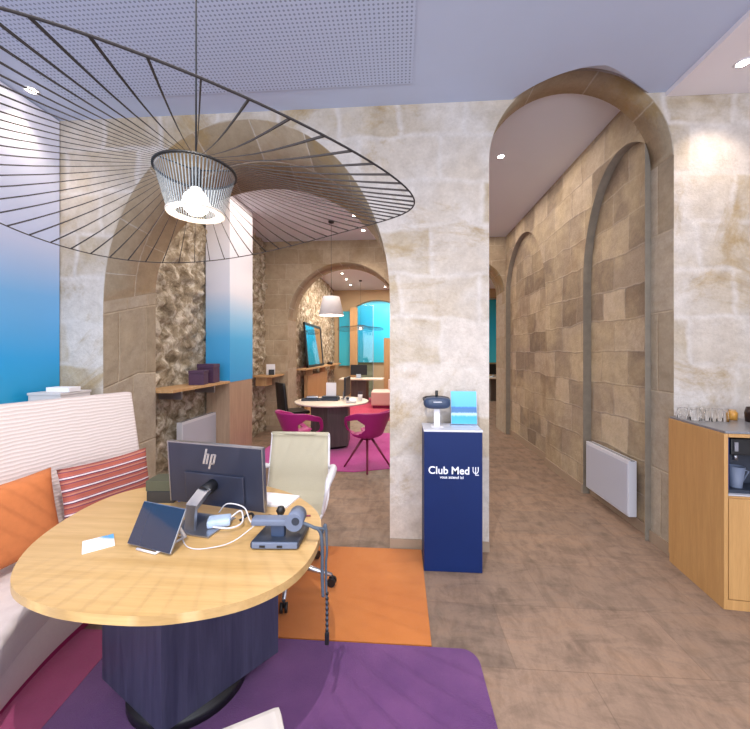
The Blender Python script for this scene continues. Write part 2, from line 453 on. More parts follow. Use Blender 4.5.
ZF, ZR = 3.5, 3.75
WY = 2.85
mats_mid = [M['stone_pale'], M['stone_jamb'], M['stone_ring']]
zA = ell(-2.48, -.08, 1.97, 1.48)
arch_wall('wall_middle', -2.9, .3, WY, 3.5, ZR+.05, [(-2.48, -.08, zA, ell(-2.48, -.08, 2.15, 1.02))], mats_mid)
zC = ell(.69, 2.05, 3.03, .67)
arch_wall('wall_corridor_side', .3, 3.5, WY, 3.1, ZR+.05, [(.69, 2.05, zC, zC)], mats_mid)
zD = ell(-2.22, .02, 2.2, 1.12)
zE = ell(.8, 1.985, 2.72, .6)
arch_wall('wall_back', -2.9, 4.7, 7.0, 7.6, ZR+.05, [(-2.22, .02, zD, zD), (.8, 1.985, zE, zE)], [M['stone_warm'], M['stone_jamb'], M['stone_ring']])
zG = ell(-2.0, .4, 2.4, 1.0)
arch_wall('wall_far', -2.9, 4.7, 12.6, 12.9, ZR+.05, [(-1.55, .4, zG, zG), (.9, 4.3, lambda u: 3.45, lambda u: 3.45)], [M['beige_wall'], M['beige_wall'], M['stone_ring']])
# corridor right wall with two blind arches
N1 = (3.102, 4.10); N2 = (5.12, 6.99)
n1 = ell(2.76, 4.10, 2.3, 1.1); n2 = ell(5.12, 7.08, 2.3, 1.2)
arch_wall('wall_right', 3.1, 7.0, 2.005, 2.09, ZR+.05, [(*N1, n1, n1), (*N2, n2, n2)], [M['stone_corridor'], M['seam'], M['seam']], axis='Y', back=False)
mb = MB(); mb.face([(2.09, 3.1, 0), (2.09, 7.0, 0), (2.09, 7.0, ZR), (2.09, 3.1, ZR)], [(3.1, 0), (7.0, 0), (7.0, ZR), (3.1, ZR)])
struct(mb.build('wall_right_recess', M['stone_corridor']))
mb = MB(); mb.box((4.6, 7.6, 0), (4.7, 15.2, ZR+.05)); struct(mb.build('wall_right_rear', M['beige_wall']))
mb = MB(); mb.box((3.4, -2.4, 0), (3.5, WY, ZF+.2)); struct(mb.build('wall_right_front', M['wall_white']))
mb = MB(); mb.box((-3.0, -2.4, 0), (-2.9, WY, ZF+.2)); struct(mb.build('wall_left_front', M['wall_white']))
# big printed panel on left wall and returning to the stone
mb = MB(); mb.box((-2.9, -.8, .95), (-2.86, 2.84, 3.49)); p = mb.build('wall_panel', M['blue_big'])
tag(p, 'large sky-to-turquoise printed wall panel behind the curved bench', 'panel')

# rubble left wall of second room
def rubble_wall(name, x, y0, y1, z1, amp=.09, mat='rubble'):
    from mathutils import noise
    mb = MB(); nu = int((y1-y0)/.035); nv = int(z1/.035)
    def fn(a, b):
        y = y0+(y1-y0)*a; z = z1*b
        p = Vector((y*4.5, z*6.5, 3.3))
        d = noise.voronoi(p)[0]; h = (d[1]-d[0])
        return (x+amp*(min(h, .5)-.2)+amp*.5*noise.fractal(p*1.7, 1, 2, 4), y, z)
    mb.grid(fn, nu, nv)
    return struct(mb.build(name, M[mat]))
rubble_wall('wall_left_middle', -2.68, 3.5, 7.0, ZR, amp=.1)
rubble_wall('wall_left_rear', -2.32, 7.6, 12.6, ZR, amp=.06)
mb = MB(); mb.box((-3.0, 3.5, 0), (-2.85, 7.0, ZR)); mb.box((-3, 7.6, 0), (-2.5, 12.6, ZR)); mb.box((-3, 12.9, 0), (-2.5, 15.2, ZR)); struct(mb.build('wall_left_outer', M['beige_wall']))
mb = MB(); mb.box((-3, 15.1, 0), (4.6, 15.2, ZR)); struct(mb.build('wall_end', M['beige_wall']))
# floor
mb = MB(); mb.box((-3.0, -2.4, -.1), (4.7, 15.2, 0)); struct(mb.build('floor', M['floor']))
# ceilings
mb = MB()
def yend(x):
    z = zC(x) if .69 < x < 2.05 else 0
    return WY if z <= ZF-.02 else WY-(z-ZF+.02)*(1.35-.75*max(0, min(1, (x-1.4)/.45)))
xs = sorted({-2.9, 3.4, .69, 2.05} | {.84+(1.90-.84)*k/40 for k in range(41)})
for u, v in zip(xs, xs[1:]):
    mb.face([(u, -2.4, ZF), (v, -2.4, ZF), (v, yend(v), ZF), (u, yend(u), ZF)])
    z0, z1 = max(zC(u), ZF) if .69 < u < 2.05 else ZF, max(zC(v), ZF) if .69 < v < 2.05 else ZF
    if yend(u) < WY or yend(v) < WY:
        mb.face([(u, yend(u), ZF), (v, yend(v), ZF), (v, WY-.001, z1+.015), (u, WY-.001, z0+.015)], smooth=True)
mb.face([(-2.9, -2.4, ZR+.05), (3.4, -2.4, ZR+.05), (3.4, WY, ZR+.05), (-2.9, WY, ZR+.05)])
struct(mb.build('ceiling', M['white_plaster']))
mb = MB(); mb.box((-2.9, 2.851, ZR), (4.7, 15.2, ZR+.06)); struct(mb.build('ceiling_rear', M['ceiling_rear']))
mb = MB(); mb.box((-2.55, -1.5, ZF-.008), (.09, 2.62, ZF+.002)); struct(mb.build('ceiling_acoustic_board', M['perf']))
mb = MB(); mb.box((1.99, -2.4, ZF-.035), (3.4, WY-.002, ZF+.002)); struct(mb.build('ceiling_soffit', M['soffit']))
# shopfront: mullions and glass behind the viewpoint
mb = MB()
for x in (-2.9, -1.0, 1.0, 3.3): mb.box((x, -2.4, 0), (x+.08, -2.32, ZF))
mb.box((-2.9, -2.4, 0), (3.4, -2.32, .12)); mb.box((-2.9, -2.4, ZF-.3), (3.4, -2.32, ZF))
struct(mb.build('window_1', M['steel']))
# skirting
def skirt(name, boxes):
    mb = MB()
    for a, b in boxes: mb.box(a, b)
    struct(mb.build(name, M['skirt']))
skirt('baseboard_middle', [((-.08, WY-.015, 0), (.69, WY, .075)), ((-2.86, WY-.015, 0), (-2.48, WY, .075)), ((2.05, WY-.015, 0), (3.39, WY, .075)), ((2.035, WY, 0), (2.05, 3.1, .09))])
skirt('baseboard_right', [((1.987, 4.10, 0), (2.005, 5.12, .1)), ((2.072, 3.102, 0), (2.09, 4.10, .09)), ((2.072, 5.12, 0), (2.09, 7.0, .1))])
skirt('baseboard_back', [((-2.65, 6.985, 0), (-2.22, 7.0, .1)), ((.02, 6.985, 0), (.8, 7.0, .1))])

# ------------------------------------------------------------------ rugs
def rug(name, poly, z, mat, label):
    mb = MB(); mb.prism(poly, 0.0005, z); o = mb.build(name, mat); tag(o, label, 'rug'); return o
def roundcorner(pts_):
    return pts_
rug('rug', [(-1.45, -.6), (.42, -.6), (.40, 1.2), (.395, 1.78)]+[(.315+.08*math.cos(a), 1.8+.09*math.sin(a)) for a in [k*PI/12 for k in range(0, 7)]]+[(-1.50, 1.89), (-1.49, 1.7), (-1.45, 1.3), (-1.45, .9)], .010, M['purple'], 'large purple rug under the oval oak table')
rug('rug', [(-1.2, 1.9), (.165, 1.9), (.165, 2.82), (-1.2, 2.82)], .010, M['orange'], 'bright orange rug under the cream mesh office chair')
bench_edge = [(-1.57, .6), (-1.66, 1.0), (-1.70, 1.45), (-1.76, 1.8), (-1.74, 2.1)]
rug('rug', [(-1.62, .6), (-1.452, .6), (-1.452, .9), (-1.452, 1.3), (-1.492, 1.7), (-1.502, 1.88), (-1.80, 1.88), (-1.79, 1.7), (-1.73, 1.53), (-1.65, 1.3), (-1.61, 1.1), (-1.60, .9)], .010, M['magenta'], 'magenta carpet strip along the foot of the curved bench')
rug('rug', [(-2.15, 4.75), (-.6, 4.62), (.3, 4.95), (.35, 6.9), (-2.15, 6.9)], .008, M['pink'], 'bright pink rug under the white round table in the second room')
rug('rug', [(-1.6, 8.2), (.9, 8.2), (.9, 12.2), (-1.6, 12.2)], .008, M['red_pink'], 'raspberry rug in the far room beyond the second arch')

# ------------------------------------------------------------------ banquette
top = [(-1.99, 2.55), (-2.13, 2.12), (-2.25, 1.7), (-2.31, 1.3), (-2.31, .9), (-2.24, .45)]
path = catmull([(x, y, 0) for x, y in top], 8, closed=False)
def pathframe():
    out = []
    for i, p in enumerate(path):
        a = Vector(path[max(i-1, 0)]); b = Vector(path[min(i+1, len(path)-1)]); d = (b-a).normalized()
        nrm = Vector((-d.y, d.x, 0))
        if nrm.x < 0: nrm = -nrm
        out.append((Vector(p), nrm))
    return out
fr = pathframe()
def sweep(prof, name, mat, parent, sub=0, bev=.012):
    mb = MB(); rows = []
    for p, nrm in fr:
        k_ = 1-.6*max(0, min(1, (p.y-1.3)/.8)); rows.append([mb.bm.verts.new(p+nrm*(o if o <= .2 else .2+(o-.2)*k_)+Vector((0, 0, z))) for o, z in prof])
    n = len(prof)
    for i in range(len(rows)-1):
        for j in range(n):
            f = mb.bm.faces.new((rows[i][j], rows[i+1][j], rows[i+1][(j+1) % n], rows[i][(j+1) % n])); f.smooth = True
    mb.bm.faces.new(rows[0]); mb.bm.faces.new(rows[-1][::-1])
    o = mb.build(name, mat, parent)
    m = o.modifiers.new('Bevel', 'BEVEL'); m.width = bev; m.segments = 3; m.limit_method = 'ANGLE'; m.angle_limit = math.radians(35)
    return o
sofa = empty('curved_bench', (0, 0, .0), 0, 'high-backed curved bench in pale ribbed fabric behind the oval table', 'bench')
sweep([(0.0, 1.25), (-.075, 1.25), (.03, .12), (.2, .12), (.165, .45)], 'backrest', M['sofa'], sofa)
sweep([(.17, .30), (.17, .46), (.80, .46), (.83, .44), (.80, .28)], 'seat', M['sofa_plain'], sofa, bev=.02)
sweep([(.15, .04), (.15, .30), (.80, .30), (.70, .04)], 'front_panel', M['sofa_plain'], sofa)
sweep([(.2, .001), (.2, .05), (.68, .05), (.68, .001)], 'plinth', M['maroon'], sofa, bev=.003)

def cushion(name, c, w, h, th, rz, tilt, roll, mat, label):
    mb = MB()
    def side(sg):
        def fn(a, b):
            u = 2*a-1; v = 2*b-1
            t = ((1-u**4)*(1-v**4))**.45 if abs(u) < 1 and abs(v) < 1 else 0
            k = 1-.06*(1-abs(u))*abs(v)**3-.0
            return (u*w/2*(1-.05*(1-v*v)*abs(u)), sg*t*th/2, v*h/2*(1-.07*(1-u*u)*abs(v)**2))
        return fn
    mb.grid(side(1), 20, 16); mb.grid(side(-1), 20, 16)
    bmesh.ops.remove_doubles(mb.bm, verts=mb.bm.verts, dist=1e-4)
    o = mb.build(name, mat); o.location = c; o.rotation_euler = (Euler((0, 0, rz)).to_matrix() @ Euler((tilt, 0, 0)).to_matrix() @ Euler((0, roll, 0)).to_matrix()).to_euler()
    tag(o, label, 'cushion'); return o
cushion('cushion', (-1.955, 1.60, .69), .60, .42, .13, math.radians(84), math.radians(-12), 0, M['orange_fabric'], 'plain orange cushion on the curved bench')
cushion('cushion', (-1.80, 2.12, .70), .52, .38, .12, math.radians(72), math.radians(-12), 0, M['stripes'], 'red and white striped cushion on the curved bench')

# ------------------------------------------------------------------ oval table
TP = [(-1.345, 1.155), (-1.52, 1.39), (-1.60, 1.70), (-1.56, 1.95), (-1.36, 2.10), (-1.055, 2.165), (-.66, 2.02), (-.42, 1.78), (-.345, 1.53), (-.363, 1.289), (-.479, 1.131), (-.679, 1.046), (-.879, 1.028), (-1.12, 1.055)]
tab = empty('oval_table', (-.98, 1.6, .012), 0, 'large oval oak-topped table with charcoal angular base', 'table')
TL = (-.98, 1.6, .012)
def loc(p, L=TL): return (p[0]-L[0], p[1]-L[1])
mb = MB(); mb.prism([loc(p) for p in catmull(TP, 8)][::-1], .707, .738, bev=.003, smooth=True); mb.build('tabletop', M['oak_top'], tab)
base = [(-1.345, 1.54), (-.92, 1.33), (-.60, 1.74), (-1.03, 1.97)]
mb = MB(); mb.prism([loc(p) for p in base], .05, .70, bev=.004); mb.build('pedestal', M['dark_veneer'], tab)
mb = MB(); mb.lathe([(.0001, 0), (.255, 0), (.255, .05), (.0001, .05)], (0.0, .03, 0), 40); mb.build('plinth', M['black'], tab)

TZ = .75
# business card
def card(name, c, w, d, rz, z, th, mat, label, cat):
    mb = MB(); mb.box((-w/2, -d/2, 0), (w/2, d/2, th))
    f = mb.face([(-w/2, -d/2, th+.0004), (w/2, -d/2, th+.0004), (w/2, d/2, th+.0004), (-w/2, d/2, th+.0004)], [(0, 0), (1, 0), (1, 1), (0, 1)], mi=1)
    o = mb.build(name, mat, recalc=False); o.location = (c[0], c[1], z); o.rotation_euler = (0, 0, rz); tag(o, label, cat); return o
card('leaflet', (-1.243, 1.405), .105, .115, math.radians(42), TZ+.0005, .004, [M['paper'], M['card']], 'small white and blue printed card lying on the oval table', 'card')
card('paper_sheets', (-.665, 1.885), .21, .15, math.radians(-10), TZ+.0005, .008, [M['paper'], M['paper']], 'stack of white paper behind the monitor on the oval table', 'paper')

# black box
mb = MB(); bb = empty('storage_box', (-1.262, 1.865, TZ), math.radians(4), 'small black lidded box at the far edge of the oval table', 'box')
mb.box((-.072, -.055, 0), (.072, .055, .062), bev=.003); mb.build('box_body', M['blackbox'], bb)
mb = MB(); mb.box((-.075, -.058, .064), (.075, .058, .118), bev=.003); mb.build('lid', M['green_dark'], bb)

# blue folder standing
mb = MB(); mb.box((-.004, -.06, 0), (.004, .06, .2)); o = mb.build('folder', M['blue_folder']); o.location = (-1.115, 1.85, TZ+.003); o.rotation_euler = (0, math.radians(-8), math.radians(-70)); tag(o, 'blue folder standing between the black box and the monitor', 'folder')

# monitor
mon = empty('monitor', (-.893, 1.70, TZ), 0, 'dark widescreen monitor seen from behind on the oval table', 'monitor')
def L3(p, L=(-.893, 1.70, TZ)): return Vector(p)-Vector(L)
A = Vector((-1.157, 1.76, .795)); B = Vector((-.63, 1.65, .79)); ang = math.atan2(B.y-A.y, B.x-A.x)
w = (B-A).length
mb = MB(); mb.box((-w/2, -.008, 0), (w/2, .01, .305), bev=.003); mb.box((-w/2+.1, -.018, .03), (w/2-.1, -.006, .165), bev=.006)
scr = mb.build('casing', M['monitor_back'], mon); scr.location = L3((A+B)/2); scr.rotation_euler = (math.radians(4), 0, ang)
mb = MB(); mb.box((-w/2, -.010, .303), (w/2, .012, .309)); mb.box((w/2-.002, -.010, 0), (w/2+.003, .012, .309)); mb.box((-w/2-.003, -.010, 0), (-w/2+.002, .012, .309)); o = mb.build('bezel', M['steel'], mon); o.location = scr.location; o.rotation_euler = scr.rotation_euler
mb = MB(); mb.box((-w/2+.008, .0102, .012), (w/2-.008, .012, .297)); o = mb.build('screen', M['screen'], mon); o.location = scr.location; o.rotation_euler = scr.rotation_euler
mb = MB()
sh = .32
def bar(x, z0, z1, t=.0035): mb.face([(x+z0*sh-t, -.0095, z0), (x+z0*sh+t, -.0095, z0), (x+z1*sh+t, -.0095, z1), (x+z1*sh-t, -.0095, z1)])
bar(-.012, -.014, .026); bar(-.002, -.014, .012); bar(.010, -.026, .013); bar(.021, -.014, .013)
mb.face([(-.008, -.0095, .010), (.004, -.0095, .010), (.005, -.0095, .014), (-.007, -.0095, .014)]); mb.face([(.006, -.0095, -.014), (.020, -.0095, -.014), (.021, -.0095, -.010), (.007, -.0095, -.010)]); mb.face([(.014, -.0095, .010), (.026, -.0095, .010), (.027, -.0095, .014), (.015, -.0095, .014)])
lg = mb.build('logo', M['alu'], scr, recalc=False); lg.location = (-.03, -.0005, .235); lg.scale = (1.7, 1, 1.9)
mb = MB(); mb.tube([L3((-.90, 1.69, .905)), L3((-.915, 1.62, .89))], .03, 16); mb.build('hinge', M['black'], mon)
mb = MB()
P1 = L3((-.912, 1.63, .90)); P2 = L3((-.925, 1.545, .855))
def slab(a, b, wd, th):
    a = Vector(a); b = Vector(b); d = (b-a).normalized(); x = Vector((1, -.2, 0)).normalized()*wd/2; n = d.cross(x).normalized()*th/2
    v = [mb.bm.verts.new(q) for q in (a-x-n, a+x-n, a+x+n, a-x+n, b-x-n, b+x-n, b+x+n, b-x+n)]
    for q in ((0, 1, 2, 3), (7, 6, 5, 4), (0, 4, 5, 1), (1, 5, 6, 2), (2, 6, 7, 3), (3, 7, 4, 0)): mb.bm.faces.new([v[i] for i in q])
slab(P1, P2, .06, .018); slab(P2+Vector((0, -.002, .008)), L3((-.925, 1.53, .757)), .05, .016)
mb.build('stand', M['steel'], mon)
mb = MB(); mb.box((-.11, -.09, 0), (.11, .10, .008), bev=.002); o = mb.build('foot', M['steel'], mon); o.location = L3((-.905, 1.585, TZ+.0005)); o.rotation_euler = (0, 0, math.radians(-10))

# cluttered pale gadget under monitor
mb = MB(); adaptor = empty('cable_adaptor', (-.82, 1.585, TZ+.009), math.radians(20), 'pale blue adaptor and crumpled cables beneath the monitor', 'adaptor')
mb.box((-.05, -.035, 0), (.05, .035, .035), bev=.012); mb.build('housing', M['paleblue'], adaptor)
mb = MB(); mb.tube(catmull([(.04, .0, .02), (.09, .02, .045), (.10, -.04, .015), (.05, -.07, .01), (-.02, -.06, .02)], 6, False), .004, 6); mb.build('lead', M['cable_white'], adaptor)
def curve_thing(name, pts, r, mat, label, cat):
    mb = MB(); mb.tube(catmull(pts, 8, False), r, 8); o = mb.build(name, mat); tag(o, label, cat); return o
curve_thing('white_cable', [(-1.06, 1.56, TZ+.02), (-1.0, 1.56, TZ+.02), (-.90, 1.44, TZ+.006), (-.84, 1.395, TZ+.004), (-.77, 1.40, TZ+.004), (-.68, 1.43, TZ+.02), (-.60, 1.50, TZ+.07)], .0022, M['cable_white'], 'thin white cable looping across the oval table from tablet to dock', 'cable')
curve_thing('white_cable', [(-.86, 1.66, TZ+.03), (-.80, 1.62, TZ+.09), (-.72, 1.62, TZ+.075), (-.68, 1.60, TZ+.02), (-.63, 1.60, TZ+.004)], .003, M['cable_white'], 'white cable looped up beneath the monitor', 'cable')
curve_thing('black_cable', [(-.75, 1.64, TZ+.004), (-.70, 1.66, TZ+.03), (-.66, 1.61, TZ+.004), (-.60, 1.65, TZ+.02), (-.63, 1.70, TZ+.004)], .006, M['black'], 'bunched black cable behind the right edge of the monitor', 'cable')

# tablet on stand
tb = empty('tablet', (-1.0, 1.37, TZ), math.radians(-16), 'dark tablet leaning on a white stand on the oval table', 'tablet')
tl = math.radians(-27)
mb = MB(); mb.box((-.118, -.004, 0), (.118, .004, .165), bev=.003); o = mb.build('casing', M['steel'], tb); o.location = (0, 0, .008); o.rotation_euler = (tl, 0, 0)
mb = MB(); mb.box((-.115, -.0062, .003), (.115, -.0042, .162)); o = mb.build('screen', M['screen'], tb); o.location = (0, 0, .008); o.rotation_euler = (tl, 0, 0)
mb = MB(); mb.tube([(-.03, .062, .12), (-.03, .11, .004), (.05, .13, .004), (.05, .065, .12)], .006, 8); mb.tube([(-.05, -.012, .006), (.05, -.012, .006), (.05, .13, .004)], .005, 8); mb.build('stand', M['white_plastic'], tb)

# dock with handset
dk = empty('docking_station', (-.50, 1.50, TZ), math.radians(3), 'dark blue docking base carrying a slate grey handset on the oval table', 'device')
mb = MB(); mb.prism([(-.105, -.085), (.09, -.085), (.10, .08), (-.085, .085)], .003, .032, bev=.008); mb.build('base', M['slate_dark'], dk)
mb = MB(); mb.box((-.098, -.092, .006), (.085, -.080, .030), bev=.004); o = mb.build('front_panel', M['slate'], dk)
for x in (-.055, .015):
    mb = MB(); mb.obox((x, -.0925, .016), (.022, .004, .008)); mb.build('socket', M['black'], dk)
mb = MB(); mb.box((-.035, -.045, .03), (.02, -.01, .08), bev=.004); mb.build('post', M['dark_blue'], dk)
mb = MB(); mb.box((-.115, -.055, .078), (.045, -.005, .106), bev=.008); mb.build('handset', M['slate'], dk)
mb = MB(); mb.tube([(.065, -.065, .098), (.065, .02, .098)], .036, 20); mb.build('drum', M['slate'], dk)
mb = MB(); mb.tube([(.072, -.067, .104), (.072, -.064, .104)], .016, 16); mb.build('drum_cap', M['slate_dark'], dk)
st = curve_thing('strap', [(-.40, 1.46, TZ+.09), (-.36, 1.46, TZ+.075), (-.33, 1.47, TZ+.05), (-.322, 1.475, TZ-.02), (-.322, 1.475, .62), (-.318, 1.475, .53)], .007, M['cord_grey'], None, None)
HS = (-.305, 1.49, .30)
mb = MB(); mb.tube(catmull([(-.018, -.005, TZ-.262), (-.005, -.005, TZ-.225), (.0, .0, .42), (-.004, 0, .36), (-.003, 0, .26), (.0, 0, .16), (.001, 0, .07)], 6, False), .005, 8)
mb.tube([(-.085, -.03, TZ-.22), (-.02, -.02, TZ-.235), (-.002, 0, TZ-.25), (-.0, 0, .42)], .005, 8)
hs = mb.build('cord', M['cord_grey']); hs.location = HS
mb = MB()
for k in range(8): mb.lathe([(.0005, -.008), (.007, -.004), (.007, .004), (.0005, .008)], (0, 0, .08+.022*k), 8)
mb.build('beads', M['black'], hs)
mb = MB(); mb.obox((0, 0, .045), (.018, .014, .05), bev=.004); mb.build('clip', M['black'], hs)
bpy.context.view_layer.update()
for o_ in (st, hs): o_.parent = dk; o_.matrix_parent_inverse = dk.matrix_world.inverted()
# ball gadget
wc = empty('webcam', (-.565, 1.675, TZ), 0, 'round black webcam behind the dock on the oval table', 'webcam')
mb = MB(); mb.lathe([(.0005, -.022), (.014, -.018), (.022, 0), (.014, .018), (.0005, .022)], (0, 0, .042), 16); mb.build('ball', M['black'], wc)
mb = MB(); mb.lathe([(.022, 0), (.02, .006), (.006, .01), (.006, .022)], (0, 0, .001), 16, closed=True); mb.build('foot', M['black'], wc)
curve_thing('pen', [(-.62, 1.68, TZ+.006), (-.52, 1.70, TZ+.006), (-.43, 1.71, TZ+.006)], .004, M['mag_wood'], 'thin red-brown pen lying behind the dock', 'pen')

# ------------------------------------------------------------------ mesh office chair
oc = empty('office_chair', (-.745, 2.37, .011), 0, 'white-framed office chair with cream mesh back behind the oval table', 'chair')
def c3(p): return Vector((p[0]+.70, p[1]-2.37, p[2]-.011))
def sling(a, b):
    # b: 0 top of the back -> 1 seat front (towards the table, -y)
    prof = [(.275, .925), (.285, .90), (.27, .80), (.25, .70), (.235, .60), (.20, .50), (.12, .455), (-.02, .455), (-.16, .465), (-.22, .44)]
    t = b*(len(prof)-1); i = min(int(t), len(prof)-2); f = t-i
    y = prof[i][0]*(1-f)+prof[i+1][0]*f; z = prof[i][1]*(1-f)+prof[i+1][1]*f
    w = .415+.03*min(1, b*2)
    u = 2*a-1
    return (u*w/2, y+.02*(1-u*u), z)
mb = MB(); mb.grid(sling, 12, 36); o = mb.build('mesh_sling', M['cream_mesh'], oc); m = o.modifiers.new('Solidify', 'SOLIDIFY'); m.thickness = .012
mb = MB(); mb.tube([(-.215, .288, .925), (.215, .288, .925)], .013, 8); mb.build('top_rail', M['cream_mesh'], oc)
prof = [(.28, .925), (.29, .90), (.275, .80), (.255, .70), (.24, .60), (.21, .50), (.12, .45), (-.02, .45), (-.16, .46), (-.22, .44)]
for s in (-1, 1):
    mb = MB(); mb.tube(catmull([(s*(.212+.012*min(1, i/5)), y, z) for i, (y, z) in enumerate(prof)], 4, False), .011, 8); mb.build('side_rail', M['white_plastic'], oc)
    mb = MB()
    arm = catmull([(s*.225, .25, .69), (s*.265, .21, .70), (s*.275, .10, .695), (s*.275, -.02, .68), (s*.272, -.07, .64), (s*.255, -.05, .56), (s*.23, .0, .46)], 5, False)
    mb.tube(arm, [.013+.014*math.sin(PI*min(1, i/(len(arm)*.65))) if i < len(arm)*.65 else .012 for i in range(len(arm))], 10); mb.build('armrest', M['white_plastic'], oc)
mb = MB(); mb.tube([(-.2, .08, .44), (.2, .08, .44)], .014, 8); mb.tube([(-.2, -.1, .44), (.2, -.1, .44)], .014, 8); mb.box((-.07, -.12, .40), (.07, .1, .435), bev=.008); mb.build('seat_frame', M['alu'], oc)
mb = MB(); mb.tube([(0, 0, .11), (0, 0, .25), (0, 0, .251), (0, 0, .41)], [.028, .028, .018, .018], 16); mb.build('gas_lift', M['alu'], oc)
for k in range(5):
    a = math.radians(-6+72*k); d = Vector((math.cos(a), math.sin(a), 0))
    mb = MB(); mb.tube([Vector((0, 0, .12)), d*.15+Vector((0, 0, .10)), d*.30+Vector((0, 0, .072))], [.024, .018, .012], 10); leg = mb.build('base_leg', M['alu'], oc)
    mb = MB(); n = Vector((-d.y, d.x, 0))
    q = d*.30+Vector((0, 0, .030))
    for s in (-1, 1): mb.tube([q+n*s*.006, q+n*s*.022], .028, 16)
    mb.tube([q+Vector((0, 0, .0)), d*.30+Vector((0, 0, .075))], .007, 8); mb.build('castor', M['black'], leg)

# ------------------------------------------------------------------ tub chairs (bucket shell with open arms)
def tub_chair(shell_mat, leg_mat, label):
    root = empty('tub_chair', (0, 0, 0), 0, label, 'chair')
    mb = MB(); nu, nv = 56, 16
    def fn(a, b):
        th = math.radians(-165+330*a)      # 0 = back (+y)
        ct = math.cos(th)
        ad = abs(math.degrees(th)); sm = lambda e0, e1: (lambda q: q*q*(3-2*q))(max(0, min(1, (ad-e0)/(e1-e0))))
        htop = .77-.07*sm(50, 110)-.24*sm(100, 162)
        r = .17+.115*b**.7 + .03*max(0, ct)*b
        z = .43+(htop-.43)*b
        x = math.sin(th)*r*1.10; y = math.cos(th)*r*1.0
        if b > .6: y += .03*(b-.6)*max(0, ct)
        return Vector((x, y, z))
    V = [[mb.bm.verts.new(fn(i/nu, j/nv)) for j in range(nv+1)] for i in range(nu+1)]
    for i in range(nu):
        th = abs(-165+330*(i+.5)/nu)
        for j in range(nv):
            b = (j+.5)/nv
            lo = .10; hi = .78
            if 42 < th < 134:
                e = math.sqrt(max(0, 1-((th-88)/46)**2)); mid = .45
                if mid-(mid-lo)*e < b < mid+(hi-mid)*e: continue
            f = mb.bm.faces.new((V[i][j], V[i+1][j], V[i+1][j+1], V[i][j+1])); f.smooth = True
    loose = [v for v in mb.bm.verts if not v.link_faces]; bmesh.ops.delete(mb.bm, geom=loose, context='VERTS')
    o = mb.build('shell', shell_mat, root); m = o.modifiers.new('Solidify', 'SOLIDIFY'); m.thickness = .022; m.offset = 0
    m = o.modifiers.new('Subsurf', 'SUBSURF'); m.levels = 1; m.render_levels = 1
    mb = MB(); mb.lathe([(.001, .405), (.12, .405), (.165, .42), (.185, .445), (.12, .435), (.001, .43)], (0, 0, 0), 32); o = mb.build('seat', shell_mat, root); o.scale = (1.08, 1, 1)
    mb = MB(); mb.lathe([(.001, .37), (.06, .37), (.07, .40), (.001, .41)], (0, 0, 0), 16); mb.build('hub', leg_mat, root)
    for k in range(4):
        a = math.radians(45+90*k+8); d = Vector((math.cos(a), math.sin(a), 0))
        mb = MB(); mb.tube([d*.05+Vector((0, 0, .40)), d*.31+Vector((0, 0, .001))], [.018, .012], 10); mb.build('leg', leg_mat, root)
    return root
tc = tub_chair(M['mag_plastic'], M['mag_wood'], 'magenta tub chair nearer the pillar, on the pink rug edge')
tc['group'] = 'tub chairs'
tc.location = (-.44, 4.83, .008); tc.rotation_euler = (0, 0, math.radians(222))
t2 = copy_tree(tc); t2.location = (-1.33, 4.75, .008); t2.rotation_euler = (0, 0, math.radians(145)); t2['label'] = 'magenta tub chair left of the other, half hidden by the office chair'
tw = empty('side_chair', (-.455, .79, .0105), math.atan2(.48, .87)+PI, 'white padded chair at the near side of the oval table, cut off by the frame', 'chair')
# local +y is the back (towards the camera)
mb = MB()
def bk(a, b):
    u = 2*a-1; z = .42+.46*b; hw = .215*(1-.10*b**3)
    dip = -.012*math.exp(-(u*6)**2)*b
    return (u*hw, .19+.09*b+.03*(1-u*u)*-1+.02, z+dip-.06*abs(u)**3*b)
mb.grid(bk, 24, 16); o = mb.build('backrest', M['white_seat'], tw); m = o.modifiers.new('S', 'SOLIDIFY'); m.thickness = .035; m.offset = 0
m = o.modifiers.new('B', 'BEVEL'); m.width = .012; m.segments = 3; m.limit_method = 'ANGLE'
mb = MB(); mb.box((-.22, -.22, .40), (.22, .2, .45), bev=.02); mb.build('seat', M['white_seat'], tw)
for sx, sy in ((-1, -1), (-1, 1), (1, -1), (1, 1)):
    mb = MB(); mb.tube([(sx*.18, sy*.16, .40), (sx*.22, sy*.21, .001)], [.014, .010], 10); mb.build('leg', M['alu'], tw)

# ------------------------------------------------------------------ kiosk
kx0, kx1, ky0, ky1 = .17, .575, 2.56, 2.81
k = empty('navy_kiosk', ((kx0+kx1)/2, (ky0+ky1)/2, 0), 0, 'tall navy blue kiosk with white lettering in front of the stone pillar', 'kiosk')
hw, hd = (kx1-kx0)/2, (ky1-ky0)/2
mb = MB(); mb.box((-hw, -hd, .001), (hw, hd, .985), bev=.003); mb.build('body', M['navy'], k)
mb = MB(); mb.box((-hw-.003, -hd-.003, .985), (hw+.003, hd+.003, .999), bev=.002); mb.build('top', M['radiator'], k)
def text(s, size, loc, parent, name, mat, sx=1, bold=0):
    cu = bpy.data.curves.new('t', 'FONT'); cu.body = s; cu.size = size; cu.align_x = 'CENTER'; cu.offset = bold; cu.extrude = .0008
    tmp = bpy.data.objects.new('t', cu); COL.objects.link(tmp)
    dg = bpy.context.evaluated_depsgraph_get(); dg.update()
    me = bpy.data.meshes.new_from_object(tmp.evaluated_get(dg)); bpy.data.objects.remove(tmp); bpy.data.curves.remove(cu)
    me.materials.clear(); me.materials.append(mat)
    o = bpy.data.objects.new(name, me); COL.objects.link(o); o.parent = parent; o.location = loc; o.rotation_euler = (PI/2, 0, 0); o.scale = (sx, 1, 1)
    return o
